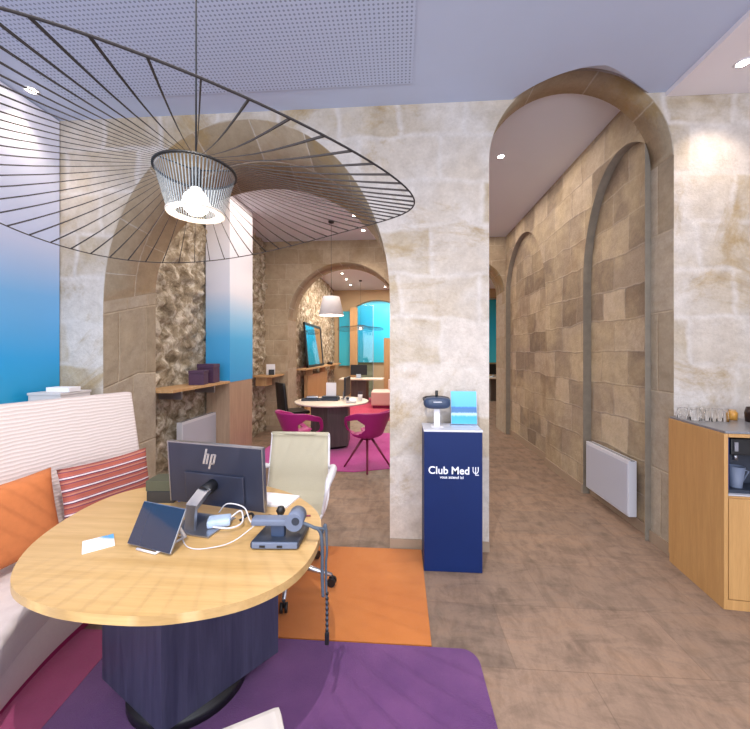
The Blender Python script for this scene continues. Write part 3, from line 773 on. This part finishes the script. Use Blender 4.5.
text('Club Med', .074, (-.03, -hd-.001, .690), k, 'lettering', M['white_ink'], .98, .0012)
text('vous attend ici', .028, (-.01, -hd-.001, .658), k, 'small_lettering', M['white_ink'], 1.0, .0004)
mb = MB()
for x in (-.018, 0, .018): mb.tube([(x, 0, .0), (x, 0, .03)], .0032, 6)
mb.tube(catmull([(-.018, 0, .004), (-.012, 0, -.010), (0, 0, -.014), (.012, 0, -.010), (.018, 0, .004)], 5, False), .0032, 6)
mb.tube([(0, 0, .0), (0, 0, -.026)], .0032, 6); mb.tube([(-.003, 0, -.026), (.022, 0, -.026)], .003, 6)
o = mb.build('emblem', M['white_ink'], k); o.location = (.155, -hd-.001, .712); o.scale = (1, .3, 1)
# headset on white stand
h = empty('headset_stand', (.27, 2.67, 1.0), 0, 'navy viewing headset on a white stand, on the navy kiosk', 'headset')
mb = MB(); mb.box((-.022, -.008, .006), (.022, .008, .14), bev=.003); mb.box((-.045, -.04, 0), (.045, .04, .006), bev=.002); mb.build('stand', M['white_plastic'], h)
def hfn(a, b):
    th = 2*PI*a; ph = -PI/2+PI*b
    cx = abs(math.cos(th))**.7*math.copysign(1, math.cos(th)); sx = abs(math.sin(th))**.7*math.copysign(1, math.sin(th))
    return (.098*cx*math.cos(ph)**.5, .06*sx*math.cos(ph)**.5, .175+.043*math.copysign(abs(math.sin(ph))**.8, math.sin(ph)))
mb = MB(); mb.grid(hfn, 32, 14, closeu=True); mb.build('visor', M['dark_blue'], h)
mb = MB(); mb.tube(catmull([(-.09, .01, .19), (-.085, .09, .20), (0, .12, .205), (.085, .09, .20), (.09, .01, .19)], 6, False), .009, 8); mb.build('strap', M['black'], h)
mb = MB(); mb.tube([(0, .02, .20), (.0, .02, .262)], .011, 10); mb.build('cable_stub', M['black'], h)
mb = MB(); mb.tube([(-.03, -.062, .187), (.03, -.062, .187)], .003, 6); mb.build('badge', M['white_ink'], h)
# brochure holder
b = empty('leaflet_holder', (.475, 2.71, 1.0), 0, 'clear holder with blue seaside brochures on the navy kiosk', 'brochure holder')
mb = MB(); mb.box((-.095, -.003, .012), (.095, .003, .25), rot=(math.radians(-8), 0, 0), at=(0, 0, 0))
mb.box((-.1, -.02, 0), (.1, .06, .004)); mb.build('holder', M['paleblue'], b)
mb = MB()
mb.face([(-.093, -.0046, .014), (.093, -.0046, .014), (.093, -.0046, .255), (-.093, -.0046, .255)], [(0, 0), (1, 0), (1, 1), (0, 1)])
mb.box((-.093, -.0044, .014), (.093, -.0034, .255))
o = mb.build('brochures', M['brochure'], b, recalc=False); o.rotation_euler = (math.radians(-8), 0, 0)

# ------------------------------------------------------------------ right cabinet
cx0, cy0, cy1 = 1.94, 2.30, 2.82
CR = math.radians(-5.4)
cb = empty('coffee_cabinet', (cx0, cy0, 0), CR, 'tall oak cabinet with an open niche at the right edge', 'cabinet')
mb = MB(); D = cy1-cy0
mb.box((0, 0, .06), (.022, D, 1.055), bev=.002); mb.build('side_panel', M['oak'], cb)
mb = MB(); mb.box((0, .002, .001), (1.3, D-.01, .06)); mb.build('plinth', M['oak'], cb)
mb = MB(); mb.box((.024, .018, .062), (1.3, D, .675)); mb.box((.024, D-.02, .675), (1.3, D, 1.035)); mb.box((.62, .018, .675), (1.3, D-.02, 1.035)); mb.box((.024, .018, 1.035), (1.3, D, 1.055)); mb.build('carcass', M['oak'], cb)
mb = MB(); mb.box((.026, 0, .065), (.62, .017, .668), bev=.002); mb.build('door', M['oak'], cb)
mb = MB(); mb.box((.624, 0, .065), (1.3, .017, .668), bev=.002); mb.build('door', M['oak'], cb)
mb = MB(); mb.box((.024, 0, 1.035), (1.3, .017, 1.055), bev=.001); mb.build('rail', M['oak'], cb)
mb = MB(); mb.box((.03, .03, .676), (.615, D-.025, .681)); mb.box((.025, .03, .676), (.031, D-.025, 1.03)); mb.build('niche_lining', M['radiator'], cb)
mb = MB(); mb.box((.01, .005, 1.056), (1.3, D, 1.07), bev=.002); mb.build('worktop', M['grey_top'], cb)
# coffee machine in niche
cm = empty('coffee_machine', (cx0+.235, cy0+.18, .682), CR, 'dark navy drinks machine inside the cabinet niche', 'coffee machine')
mb = MB(); mb.box((-.17, -.14, 0), (.18, .16, .02), bev=.003); mb.box((-.17, .0, .02), (.18, .16, .33), bev=.006); mb.build('body', M['slate_dark'], cm)
mb = MB(); mb.box((-.17, -.14, .02), (-.145, .0, .34), bev=.003); mb.build('side_frame', M['navy'], cm)
mb = MB(); mb.box((-.13, -.13, .23), (.18, .0, .33), bev=.006); mb.build('brew_head', M['black'], cm)
mb = MB(); mb.box((-.115, -.136, .255), (-.095, -.130, .31)); mb.build('badge', M['steel'], cm)
for x in (-.08, .02):
    mb = MB(); mb.tube([(x, -.09, .23), (x, -.09, .19)], .012, 12); mb.build('spout', M['steel'], cm)
mb = MB(); mb.lathe([(.03, .021), (.045, .15), (.042, .15), (.027, .026)], (-.07, -.08, .0), 24); mb.tube([(-.03, -.08, .13), (.0, -.08, .12), (-.035, -.08, .05)], .005, 6); mb.build('glass_jug', M['slate'], cm)
# tumblers on the cabinet
def tumbler():
    r = empty('glass_tumbler', (0, 0, 0), 0, 'clear upturned glass tumbler on the cabinet worktop by the stone wall', 'glass', 'tumblers on the cabinet')
    mb = MB(); mb.lathe([(.032, 0), (.027, .075), (.0005, .078), (.0005, .072), (.0245, .07), (.0295, 0), (.032, 0)], (0, 0, 0), 20); o = mb.build('glass_body', M['glass'], r)
    return r
t0 = tumbler()
for i, (x, y) in enumerate([(2.03, 2.74), (2.10, 2.72), (2.17, 2.73), (2.24, 2.71), (2.06, 2.66), (2.14, 2.64), (2.22, 2.64)]):
    o = t0 if i == 0 else copy_tree(t0)
    o.location = (x, y, 1.071)
    wh = ['far left in the back row', 'second from left in the back row', 'third from left in the back row', 'rightmost in the back row', 'left in the front row', 'middle of the front row', 'right in the front row']
    o['label'] = 'clear upturned tumbler on the cabinet top, '+wh[i]
cup = empty('amber_jar', (2.33, 2.70, 1.071), 0, 'small amber jar beside the tumblers on the cabinet', 'jar')
mb = MB(); mb.lathe([(.001, 0), (.028, 0), (.030, .05), (.02, .062)], (0, 0, 0), 20); mb.build('jar_body', M['brass'], cup)
mb = MB(); mb.lathe([(.02, .062), (.022, .07), (.001, .072)], (0, 0, 0), 20); mb.build('lid', M['oak_warm'], cup)
mb = MB(); o = empty('dark_canister', (2.41, 2.62, 1.071), 0, 'dark brown canister at the frame edge on the cabinet', 'canister')
mb.lathe([(.001, 0), (.05, 0), (.055, .06), (.045, .10), (.001, .105)], (0, 0, 0), 24); mb.build('canister_body', plain('dark brown ceramic', '#2c1a18', .3), o)
mb = MB(); mb.lathe([(.018, .104), (.014, .118), (.001, .12)], (0, 0, 0), 16); mb.build('knob', M['black'], o)

# ------------------------------------------------------------------ radiators
def radiator(label, loc_, size, rz):
    r = empty('wall_radiator', loc_, rz, label, 'radiator')
    w, h_, d = size
    mb = MB(); mb.box((-w/2, 0, 0), (w/2, d, h_), bev=.006); mb.build('casing', M['radiator'], r)
    mb = MB(); mb.box((-w/2+.015, -.004, .015), (w/2-.015, .001, h_-.03), bev=.002); mb.build('front_panel', M['rad_front'], r)
    mb = MB()
    for kx in range(int(w/.03)): mb.box((-w/2+.02+kx*.03, .02, h_-.002), (-w/2+.035+kx*.03, d-.02, h_+.001))
    mb.build('grille', M['slate_dark'], r)
    for bx in (-w/2+.12, w/2-.12):
        mb = MB(); mb.box((bx-.02, d, h_*.3), (bx+.02, d+.03, h_*.7)); mb.build('bracket', M['steel'], r)
    return r
radiator('white panel radiator on the right corridor wall near the cabinet', (1.985, 3.64, .11), (.72, .49, .07), -PI/2)
radiator('white panel radiator on rubble wall beneath the wall shelf', (-2.52, 4.4, .2), (.78, .53, .07), PI/2)

# ------------------------------------------------------------------ second room
col = empty('printed_column', (-2.49, 5.15, 0), 0, 'square column with white-to-azure print above taupe veneer', 'column')
mb = MB(); mb.box((-.17, -.38, 1.14), (.17, .38, ZR-.001)); mb.build('printed_casing', M['blue_box'], col)
mb = MB(); mb.box((-.165, -.375, .001), (.165, .375, 1.139)); mb.build('veneer_casing', M['wood_taupe'], col)
sh_ = empty('wall_shelf', (-2.45, 4.2, 1.13), 0, 'long narrow oak shelf on the rubble wall of second room', 'shelf')
mb = MB(); mb.box((-.2, -.69, 0), (.14, .56, .03), bev=.002); mb.build('board', M['oak_warm'], sh_)
for y in (-.4, .3):
    mb = MB(); mb.box((-.2, y-.012, -.1), (.06, y+.012, 0)); mb.build('bracket', M['steel'], sh_)
def pbox(name, c, s, rz, mat, label, cat, lid=None):
    r = empty(name, c, rz, label, cat); w, d, h_ = s
    mb = MB(); mb.box((-w/2, -d/2, 0), (w/2, d/2, h_*.78), bev=.003); mb.build('box_body', mat, r)
    mb = MB(); mb.box((-w/2-.003, -d/2-.003, h_*.79), (w/2+.003, d/2+.003, h_), bev=.003); mb.build('lid', lid or mat, r)
    return r
pbox('gift_box', (-2.42, 4.18, 1.161), (.17, .17, .17), .2, M['purple_box'], 'smaller aubergine box on the long wall shelf', 'box')
pbox('gift_box', (-2.45, 4.46, 1.161), (.2, .2, .24), .1, M['purple_box'], 'taller aubergine box nearest the azure column on the shelf', 'box')
s2 = empty('corner_shelf', (-2.42, 6.88, 1.10), 0, 'short oak shelf with hanging cubby in the room corner', 'shelf')
mb = MB(); mb.box((-.24, -.55, 0), (.14, .11, .03)); mb.build('board', M['oak_warm'], s2)
mb = MB(); mb.box((-.2, -.5, -.16), (.0, -.2, -.0)); mb.build('cubby', M['oak_warm'], s2)
pc = empty('photo_stand', (-2.42, 6.6, 1.131), .2, 'small picture stand on the corner shelf', 'picture')
mb = MB(); mb.box((-.08, 0, 0), (.08, .012, .2)); mb.build('frame', M['white_plastic'], pc)
mb = MB(); mb.box((-.03, -.05, 0), (.07, -.002, .1), bev=.01); mb.build('foot', M['black'], pc)

# pale box behind the bench
wb = empty('side_unit', (-2.66, 2.62, 0), 0, 'low white side unit behind the bench below the turquoise panel', 'side unit')
mb = MB(); mb.box((-.13, -.1, .001), (.13, .16, 1.22), bev=.003); mb.build('unit_body', M['wall_white'], wb)
mb = MB(); mb.box((-.135, -.105, 1.221), (.135, .165, 1.24), bev=.002); mb.build('unit_top', M['wall_white'], wb)
lp = empty('stand_card', (-2.62, 2.62, 1.241), 0, 'small white tent card on the side unit by turquoise panel', 'card')
mb = MB(); mb.box((-.09, -.04, 0), (.1, .06, .035), bev=.002); mb.build('card_block', M['paper'], lp)

# round white table of second room
rt = empty('round_table', (-1.13, 5.92, .008), 0, 'white-topped round table with dark faceted base on pink rug', 'table')
mb = MB(); mb.lathe([(.001, .715), (.6, .715), (.61, .725), (.61, .738), (.60, .742), (.001, .742)], (0, 0, 0), 56); mb.build('tabletop', M['oak_light'], rt)
mb = MB(); mb.prism([(-.30, -.22), (.0, -.36), (.30, -.22), (.27, .24), (-.27, .24)], .05, .714, bev=.004); mb.build('pedestal', M['dark_grey'], rt)
mb = MB(); mb.lathe([(.001, 0), (.26, 0), (.26, .05), (.001, .05)], (0, 0, 0), 32); mb.build('plinth', M['black'], rt)
tz = .751
pr = empty('document_tray', (-1.16, 5.96, tz), 0, 'dark document tray holding a white card on the round table', 'tray')
mb = MB(); mb.box((-.14, -.1, 0), (.14, .1, .045), bev=.004); mb.box((-.13, -.09, .05), (.13, .1, .07), bev=.004); mb.build('tray', M['slate_dark'], pr)
mb = MB(); mb.box((-.08, .03, .07), (.09, .034, .29)); mb.build('display_card', M['paper'], pr)
lt = empty('laptop', (-1.46, 5.93, tz), .1, 'grey clutter of a closed laptop on the left of round table', 'laptop')
mb = MB(); mb.box((-.17, -.1, 0), (.15, .1, .03), bev=.003); mb.build('casing', M['slate_dark'], lt)
mb = MB(); mb.box((-.1, -.06, .031), (.1, .06, .07), bev=.02); mb.build('pouch', M['steel'], lt)
m2 = empty('monitor', (-.90, 6.12, tz), math.radians(88), 'black monitor seen nearly edge-on on the white round table', 'monitor')
mb = MB(); mb.box((-.24, -.015, .07), (.24, .015, .38), bev=.004); mb.build('casing', M['black'], m2)
mb = MB(); mb.tube([(0, 0.02, .2), (0, .06, .1), (0, .06, .005)], .02, 8); mb.lathe([(.001, 0), (.07, 0), (.07, .01), (.001, .012)], (0, .04, 0), 20); mb.build('stand', M['steel'], m2)
ph = empty('desk_phone', (-.78, 5.70, tz), .2, 'white desk telephone at the right of the round table', 'telephone')
mb = MB(); mb.box((-.08, -.08, .022), (.08, .08, .05), rot=(.22, 0, 0), bev=.006); mb.build('body', M['white_plastic'], ph)
mb = MB(); mb.box((-.075, -.08, .055), (-.03, .08, .085), bev=.012); mb.build('handset', M['slate_dark'], ph)
cl = empty('pen_pot', (-.66, 5.95, tz), 0, 'white pen pot near right edge of the round table', 'pot')
mb = MB(); mb.lathe([(.001, 0), (.035, 0), (.04, .1), (.035, .1), (.03, .01)], (0, 0, 0), 16); mb.build('pot', M['white_plastic'], cl)
for k_ in range(3):
    mb = MB(); mb.tube([(.01*k_-.01, 0, .012), (.03*k_-.03, .015, .15)], .004, 6); mb.build('pen', M['dark_blue'], cl)
bc = empty('desk_chair', (-1.93, 6.42, .009), math.radians(130), 'black high-backed chair behind the left of the round table', 'chair')
mb = MB(); mb.grid(lambda a, b_: ((a-.5)*.44*(1-.12*b_), .22+.05*b_+.03*(1-(2*a-1)**2), .5+.5*b_), 8, 10); o = mb.build('backrest', M['black'], bc); m = o.modifiers.new('S', 'SOLIDIFY'); m.thickness = .04
mb = MB(); mb.box((-.23, -.22, .44), (.23, .2, .50), bev=.02); mb.build('seat', M['black'], bc)
mb = MB(); mb.tube([(0, 0, .06), (0, 0, .44)], .025, 10); mb.tube([(0, .18, .46), (0, .25, .55)], .02, 8); mb.build('column', M['black'], bc)
for k_ in range(5):
    a = 2*PI*k_/5; mb = MB(); mb.tube([(0, 0, .08), (.28*math.cos(a), .28*math.sin(a), .03)], [.02, .028], 8); mb.build('base_leg', M['black'], bc)

# pendant shade in second room
pl = empty('shade_pendant', (-1.15, 5.97, ZR), 0, 'white conical fabric pendant lamp over the round table', 'lamp')
mb = MB(); mb.lathe([(.001, -.001), (.05, -.001), (.045, -.03), (.001, -.035)], (0, 0, 0), 16); mb.build('ceiling_rose', M['black'], pl)
mb = MB(); mb.tube([(0, 0, -.03), (0, 0, -1.25)], .004, 6); mb.build('cord', M['black'], pl)
mb = MB(); mb.lathe([(.14, -1.27), (.21, -1.58), (.207, -1.58), (.137, -1.27)], (0, 0, 0), 40); mb.build('lamp_shade', M['shade_white'], pl)
mb = MB(); mb.tube([(-.14, 0, -1.28), (.14, 0, -1.28)], .004, 6); mb.tube([(0, -.14, -1.28), (0, .14, -1.28)], .004, 6); mb.tube([(0, 0, -1.25), (0, 0, -1.36)], .015, 8); mb.build('spider', M['steel'], pl)
mb = MB(); mb.lathe([(.001, -1.5), (.03, -1.49), (.045, -1.45), (.03, -1.4), (.012, -1.36)], (0, 0, 0), 16); mb.build('bulb', M['bulb'], pl)

# ------------------------------------------------------------------ wide-brim ribbon pendant
def brim_lamp(label, locz, cord_top, R0=.7):
    r = empty('brim_pendant', locz, 0, label, 'lamp', 'wide brim pendants')
    zr = 0
    # origin is the height of the top ring
    rim = lambda t: Vector((R0*math.cos(t), R0*math.sin(t), -.106+.0088*math.cos(t)+.029*math.sin(t)-.0246*math.cos(2*t)+.066*math.sin(2*t)))
    N = 64
    mb = MB(); pts_ = [rim(2*PI*i/144) for i in range(144)]; rows = []
    for i in range(144):
        p = pts_[i]; d = (pts_[(i+1) % 144]-pts_[i-1]).normalized(); x = d.cross(Vector((0, 0, 1))).normalized(); y = x.cross(d)
        rows.append([mb.bm.verts.new(p+.0022*(x*math.cos(2*PI*k/6)+y*math.sin(2*PI*k/6))) for k in range(6)])
    for i in range(144):
        for k in range(6):
            f = mb.bm.faces.new((rows[i][k], rows[(i+1) % 144][k], rows[(i+1) % 144][(k+1) % 6], rows[i][(k+1) % 6])); f.smooth = True
    mb.build('rim', M['lamp_ribbon'], r)
    for i in range(N):
        t = 2*PI*(i+.5)/N; a = Vector((.121*math.cos(t), .121*math.sin(t), 0)); b_ = rim(t)
        mb = MB(); side = Vector((-math.sin(t), math.cos(t), 0)); pr_ = None
        n = 6
        for s in range(n+1):
            q = a.lerp(b_, s/n)+Vector((0, 0, -.012*math.sin(PI*s/n)))
            w_ = .0003+.0011*s/n; h2 = .0004+.0019*s/n
            cur = (q-side*w_+Vector((0, 0, h2)), q+side*w_+Vector((0, 0, h2)), q+side*w_-Vector((0, 0, h2)), q-side*w_-Vector((0, 0, h2)))
            cur = [mb.bm.verts.new(c_) for c_ in cur]
            if pr_:
                for e in range(4): mb.bm.faces.new((pr_[e], pr_[(e+1) % 4], cur[(e+1) % 4], cur[e]))
            pr_ = cur
        mb.build('ribbon', M['lamp_ribbon'], r)
    mb = MB()
    for i in range(72):
        t = 2*PI*i/72; c_, s_ = math.cos(t), math.sin(t)
        a = Vector((.119*c_, .119*s_, 0)); b_ = Vector((.082*c_, .082*s_, -.135)); sd = Vector((-s_, c_, 0))
        mb.face([a-sd*.0020, a+sd*.0020, b_+sd*.0014, b_-sd*.0014])
    mb.build('pleats', M['pleat'], r)
    mb = MB(); mb.lathe([(.117, -.003), (.124, -.003), (.124, .004), (.117, .004), (.117, -.003)], (0, 0, 0), 48); mb.build('top_ring', M['black_metal'], r)
    mb = MB(); mb.lathe([(.060, -.133), (.086, -.137), (.088, -.131), (.060, -.129), (.060, -.133)], (0, 0, 0), 48); mb.build('bottom_ring', M['shade_ring'], r)
    mb = MB(); mb.lathe([(.001, -.139), (.02, -.136), (.036, -.122), (.042, -.10), (.036, -.078), (.02, -.06), (.014, -.05)], (0, 0, 0), 24); mb.build('bulb', M['bulb'], r)
    mb = MB(); mb.tube([(0, 0, -.052), (0, 0, .01)], .016, 12)
    for a in range(3):
        t = 2*PI*a/3; mb.tube([(0, 0, .005), (.119*math.cos(t), .119*math.sin(t), 0)], .002, 6)
    mb.build('socket', M['black_metal'], r)
    mb = MB(); mb.tube([(0, 0, .005), (0, 0, cord_top-.03)], .0028, 6); mb.build('cord', M['black'], r)
    mb = MB(); mb.lathe([(.001, cord_top-.001), (.05, cord_top-.001), (.045, cord_top-.03), (.001, cord_top-.035)], (0, 0, 0), 20); mb.build('ceiling_rose', M['black_metal'], r)
    return r
LZ = 2.123
bl = brim_lamp('huge wide-brimmed black ribbon pendant lamp above the oval table', (-.656, 1.118, LZ), ZF-.008-LZ)
b2 = copy_tree(bl); b2.location = (-1.2, 10.9, ZR-(ZF-.008-LZ)*1.0); b2['label'] = 'distant wide-brimmed ribbon pendant lamp in the far room'

# ------------------------------------------------------------------ third room
ms = empty('mirror_shelf', (-2.13, 9.9, 1.16), 0, 'long oak ledge along the rear stone wall under the mirror', 'shelf')
mb = MB(); mb.box((-.12, -2.2, 0), (.10, 2.4, .035)); mb.build('board', M['oak_warm'], ms)
for y in (-1.5, 0, 1.5):
    mb = MB(); mb.box((-.1, y-.015, -.14), (.06, y+.015, 0)); mb.build('bracket', M['oak_warm'], ms)
mb = MB(); mb.box((-2.24, 8.3, .001), (-2.16, 10.6, 1.015)); o = mb.build('wood_panelling', M['oak_warm']); tag(o, 'warm oak panelling below the mirror ledge', 'panel')
mi = empty('leaning_mirror', (-2.12, 9.0, 1.1985), 0, 'black-framed rectangular mirror leaning on the rear stone wall', 'mirror')
mb = MB()
hy, hh = .85, 1.06
for a, b_ in (((-.02, -hy, 0), (.02, -hy+.06, hh)), ((-.02, hy-.06, 0), (.02, hy, hh)), ((-.02, -hy, 0), (.02, hy, .06)), ((-.02, -hy, hh-.06), (.02, hy, hh))): mb.box(a, b_)
o = mb.build('frame', M['black'], mi); o.rotation_euler = (0, math.radians(-5), 0)
mb = MB(); mb.box((-.01, -hy+.05, .05), (.008, hy-.05, hh-.05)); o = mb.build('mirror_pane', M['mirror'], mi); o.rotation_euler = (0, math.radians(-5), 0)
sm = empty('shelf_ornament', (-2.1, 10.7, 1.196), 0, 'small dark ornament on ledge right of the mirror', 'ornament')
mb = MB(); mb.lathe([(.001, 0), (.08, 0), (.09, .05), (.05, .08), (.001, .09)], (0, 0, 0), 16); mb.build('bowl', M['black'], sm)
# turquoise panels, oak post, glass screen
mb = MB(); mb.box((-2.13, 12.52, 1.1), (-1.74, 12.599, 3.0)); o = mb.build('turquoise_panel', M['cyan']); tag(o, 'narrow turquoise panel left of the oak post in far room', 'panel')
mb = MB(); mb.box((-1.72, 12.3, 0.001), (-1.47, 12.55, 3.1)); o = mb.build('oak_post', M['oak_warm']); tag(o, 'square oak post between the far turquoise panels', 'post')
gs = empty('glass_screen', (-1.2, 12.45, 0), 0, 'clear glass screen right of the oak post', 'glass screen')
mb = MB(); mb.box((-.26, -.006, .02), (.26, .006, 3.2)); mb.build('pane', M['smoke_glass'], gs)
mb = MB(); mb.box((-.27, -.012, .001), (.27, .012, .02)); mb.box((.262, -.012, .001), (.28, .012, 3.2)); mb.build('frame', M['steel'], gs)
mb = MB(); mb.box((-2.4, 15.04, 1.15), (4.5, 15.1, 3.72)); o = mb.build('turquoise_panel', M['cyan']); tag(o, 'wide turquoise panel filling the furthest wall', 'panel')
mb = MB(); mb.box((-.55, 12.3, .001), (.02, 12.55, 2.05)); o = mb.build('storage_tower', M['oak_warm']); tag(o, 'plain oak storage tower at far right beside the pillar', 'tower')
rd = empty('reception_desk', (-1.25, 11.2, .009), 0, 'oak-topped desk with dark base in the far room', 'desk')
mb = MB(); mb.box((-.6, -.4, .71), (.75, .35, .745), bev=.004); mb.build('desktop', M['oak_light'], rd)
mb = MB(); mb.prism([(-.25, -.25), (.22, -.3), (.26, .2), (-.2, .22)], .001, .709); mb.build('pedestal', M['dark_grey'], rd)
rm = empty('monitor', (-1.28, 11.15, .755), 0, 'black monitor on the oak-topped desk in far room', 'monitor')
mb = MB(); mb.box((-.26, -.015, .10), (.26, .015, .42), bev=.004); mb.build('casing', M['black'], rm)
mb = MB(); mb.tube([(0, .02, .2), (0, .05, .005)], .02, 8); mb.lathe([(.001, 0), (.11, 0), (.11, .01), (.001, .012)], (0, .03, 0), 20); mb.build('stand', M['steel'], rm)
mb = MB(); mb.box((-.07, -.06, .0), (.07, -.05, .13)); mb.build('card_on_front', M['paleblue'], rm)
sf = empty('pale_bench', (-.45, 10.3, .009), 0, 'pale pink upholstered bench end beside pillar in far room', 'bench')
mb = MB(); mb.box((-.35, -.4, .08), (.9, .5, .45), bev=.03); mb.build('seat', M['pink_white'], sf)
mb = MB(); mb.box((.1, .3, .45), (.9, .5, .75), bev=.03); mb.build('backrest', M['sofa_plain'], sf)
mb = MB(); mb.box((-.3, -.35, .001), (.85, .45, .079)); mb.build('plinth', M['maroon'], sf)
# desk glimpsed at the end of corridor
cd = empty('corridor_desk', (3.15, 12.0, 0), 0, 'desk with pale top glimpsed at the end of corridor', 'desk')
mb = MB(); mb.box((-.5, -.4, .72), (.4, .4, .76)); mb.build('desktop', M['oak_light'], cd)
mb = MB(); mb.box((-.25, -.25, .001), (.25, .25, .719)); mb.build('pedestal', M['dark_grey'], cd)
cm2 = empty('monitor', (3.05, 12.0, .761), 0, 'black monitor on the desk at the end of corridor', 'monitor')
mb = MB(); mb.box((-.28, -.015, .08), (.28, .015, .42), bev=.004); mb.build('casing', M['black'], cm2)
mb = MB(); mb.lathe([(.001, 0), (.1, 0), (.1, .01), (.02, .015), (.02, .1)], (0, .03, 0), 16); mb.build('stand', M['steel'], cm2)

# ------------------------------------------------------------------ ceiling spotlights
def spotlight(first=None):
    if first: return copy_tree(first)
    r = empty('ceiling_spotlight', (0, 0, 0), 0, 'x', 'spotlight', 'recessed ceiling spotlights')
    mb = MB(); mb.lathe([(.035, -.001), (.05, -.001), (.048, -.006), (.036, -.006), (.035, -.001)], (0, 0, 0), 24); mb.build('trim_ring', M['white_plastic'], r)
    mb = MB(); mb.lathe([(.001, -.004), (.034, -.004), (.034, -.0015), (.001, -.0015)], (0, 0, 0), 24); mb.build('lens', M['spot_glow'], r)
    return r
def spot(x, y, z, power, size=100, blend=.8, color=(1, .86, .72), aim=None, radius=.04):
    d = bpy.data.lights.new('spot_light', 'SPOT'); d.energy = power; d.spot_size = math.radians(size); d.spot_blend = blend; d.color = color; d.shadow_soft_size = radius
    o = bpy.data.objects.new('spot_light', d); COL.objects.link(o); o.location = (x, y, z-.012)
    if aim: o.rotation_euler = (Vector(aim)-Vector(o.location)).to_track_quat('-Z', 'Y').to_euler()
    return o
spots = [
 (-2.74, 2.50, ZF, 30, 'over the turquoise panel at far left', (-2.5, 2.6, 0)),
 (2.27, 2.55, ZF-.035, 45, 'in the soffit above the oak cabinet', (2.35, 2.8, 1.5)),
 (1.13, 4.13, ZR, 45, 'single one in the corridor ceiling', None),
 (-.73, 5.75, ZR, 50, 'upper of the pair right of the brim lamp', None),
 (-.66, 6.45, ZR, 50, 'lower of the pair right of the brim lamp', None),
 (-1.55, 8.6, ZR, 60, 'nearest along the rear rubble wall', (-2.3, 8.6, 1.4)),
 (-1.6, 9.2, ZR, 60, 'second along the rear rubble wall', (-2.3, 9.2, 1.4)),
 (-1.6, 9.9, ZR, 60, 'third along the rear rubble wall', (-2.3, 9.9, 1.4)),
 (-1.6, 10.7, ZR, 60, 'fourth along the rear rubble wall', (-2.3, 10.7, 1.4)),
 (-1.6, 11.6, ZR, 60, 'last along the rear rubble wall', (-2.2, 11.9, 1.4)),
 (-.75, 9.6, ZR, 60, 'nearer of the pair above the far pendant', None),
 (-.6, 10.6, ZR, 60, 'farther of the pair above the far pendant', None),
 (-.5, 12.0, ZR, 60, 'just before the far turquoise arch', None),
 (-.4, 14.0, ZR, 120, 'reflected bright one before the furthest turquoise wall', (-.4, 15.0, 2.2)),
]
f0 = None
for (x, y, z, pw, lab, aim) in spots:
    s_ = spotlight(f0)
    if f0 is None: f0 = s_
    s_.location = (x, y, z); s_['label'] = 'round recessed ceiling spotlight, '+lab
    spot(x, y, z, pw, 120 if aim is None else 95, aim=aim, color=(1, .83, .66))

# ------------------------------------------------------------------ light
def area(loc_, rot, sx, sy, power, color):
    d = bpy.data.lights.new('area', 'AREA'); d.shape = 'RECTANGLE'; d.size = sx; d.size_y = sy; d.energy = power; d.color = color
    o = bpy.data.objects.new('daylight_and_fill', d); COL.objects.link(o); o.location = loc_; o.rotation_euler = rot; return o
area((.2, -2.5, 1.9), (math.radians(90), 0, 0), 6.0, 3.0, 250, (.86, .91, 1))
area((.5, -1.2, ZF-.05), (0, 0, 0), 5.0, 3.0, 75, (.93, .95, 1))  # added fill under the front ceiling, not part of the window light
# added soft fill lights under the rear ceilings, no real fittings there
area((-1.2, 4.75, ZR-.02), (0, 0, 0), 2.0, 2.0, 60, (1, .86, .74))
area((-.6, 10.0, ZR-.02), (0, 0, 0), 2.2, 3.4, 160, (1, .84, .68))
area((-.2, 14.0, ZR-.02), (0, 0, 0), 3.5, 1.4, 150, (1, .97, .95))
area((1.4, 5.2, ZR-.02), (0, 0, 0), .8, 3.2, 30, (1, .88, .78))
pd = bpy.data.lights.new('lamp_light', 'POINT'); pd.energy = 9; pd.color = (1, .85, .7); pd.shadow_soft_size = .05
po = bpy.data.objects.new('lamp_light', pd); COL.objects.link(po); po.location = (-.656, 1.118, LZ-.20)
pd2 = bpy.data.lights.new('lamp_light', 'POINT'); pd2.energy = 12; pd2.color = (1, .82, .65); pd2.shadow_soft_size = .05
po = bpy.data.objects.new('lamp_light', pd2); COL.objects.link(po); po.location = (-1.15, 5.97, ZR-1.62)
# spot from front ceiling throwing the ribbon shadow
spot(-.35, .25, ZF-.01, 260, 100, .7, (1, .93, .86), (-.8, 1.5, .7), .012)
spot(.9, 1.3, ZF-.0, 60, 120, .8, (1, .9, .8), (1.2, 2.6, .5), .05)

w_ = bpy.data.worlds.new('World'); SC.world = w_; w_.use_nodes = True
w_.node_tree.nodes['Background'].inputs[0].default_value = (.82, .86, 1, 1); w_.node_tree.nodes['Background'].inputs[1].default_value = .7

# ------------------------------------------------------------------ camera
cam = bpy.data.cameras.new('camera'); co = bpy.data.objects.new('camera', cam); COL.objects.link(co)
cam.sensor_width = 36; cam.lens = 36*360/750; cam.clip_start = .02
co.location = (0, 0, 1.54); co.rotation_euler = (PI/2, 0, math.atan(25/360))
cam.shift_y = -11.5/750
SC.camera = co
SC.view_settings.view_transform = 'Standard'; SC.view_settings.look = 'None'; SC.view_settings.gamma = 1; SC.view_settings.exposure = 0
SC.view_settings.use_curve_mapping = False
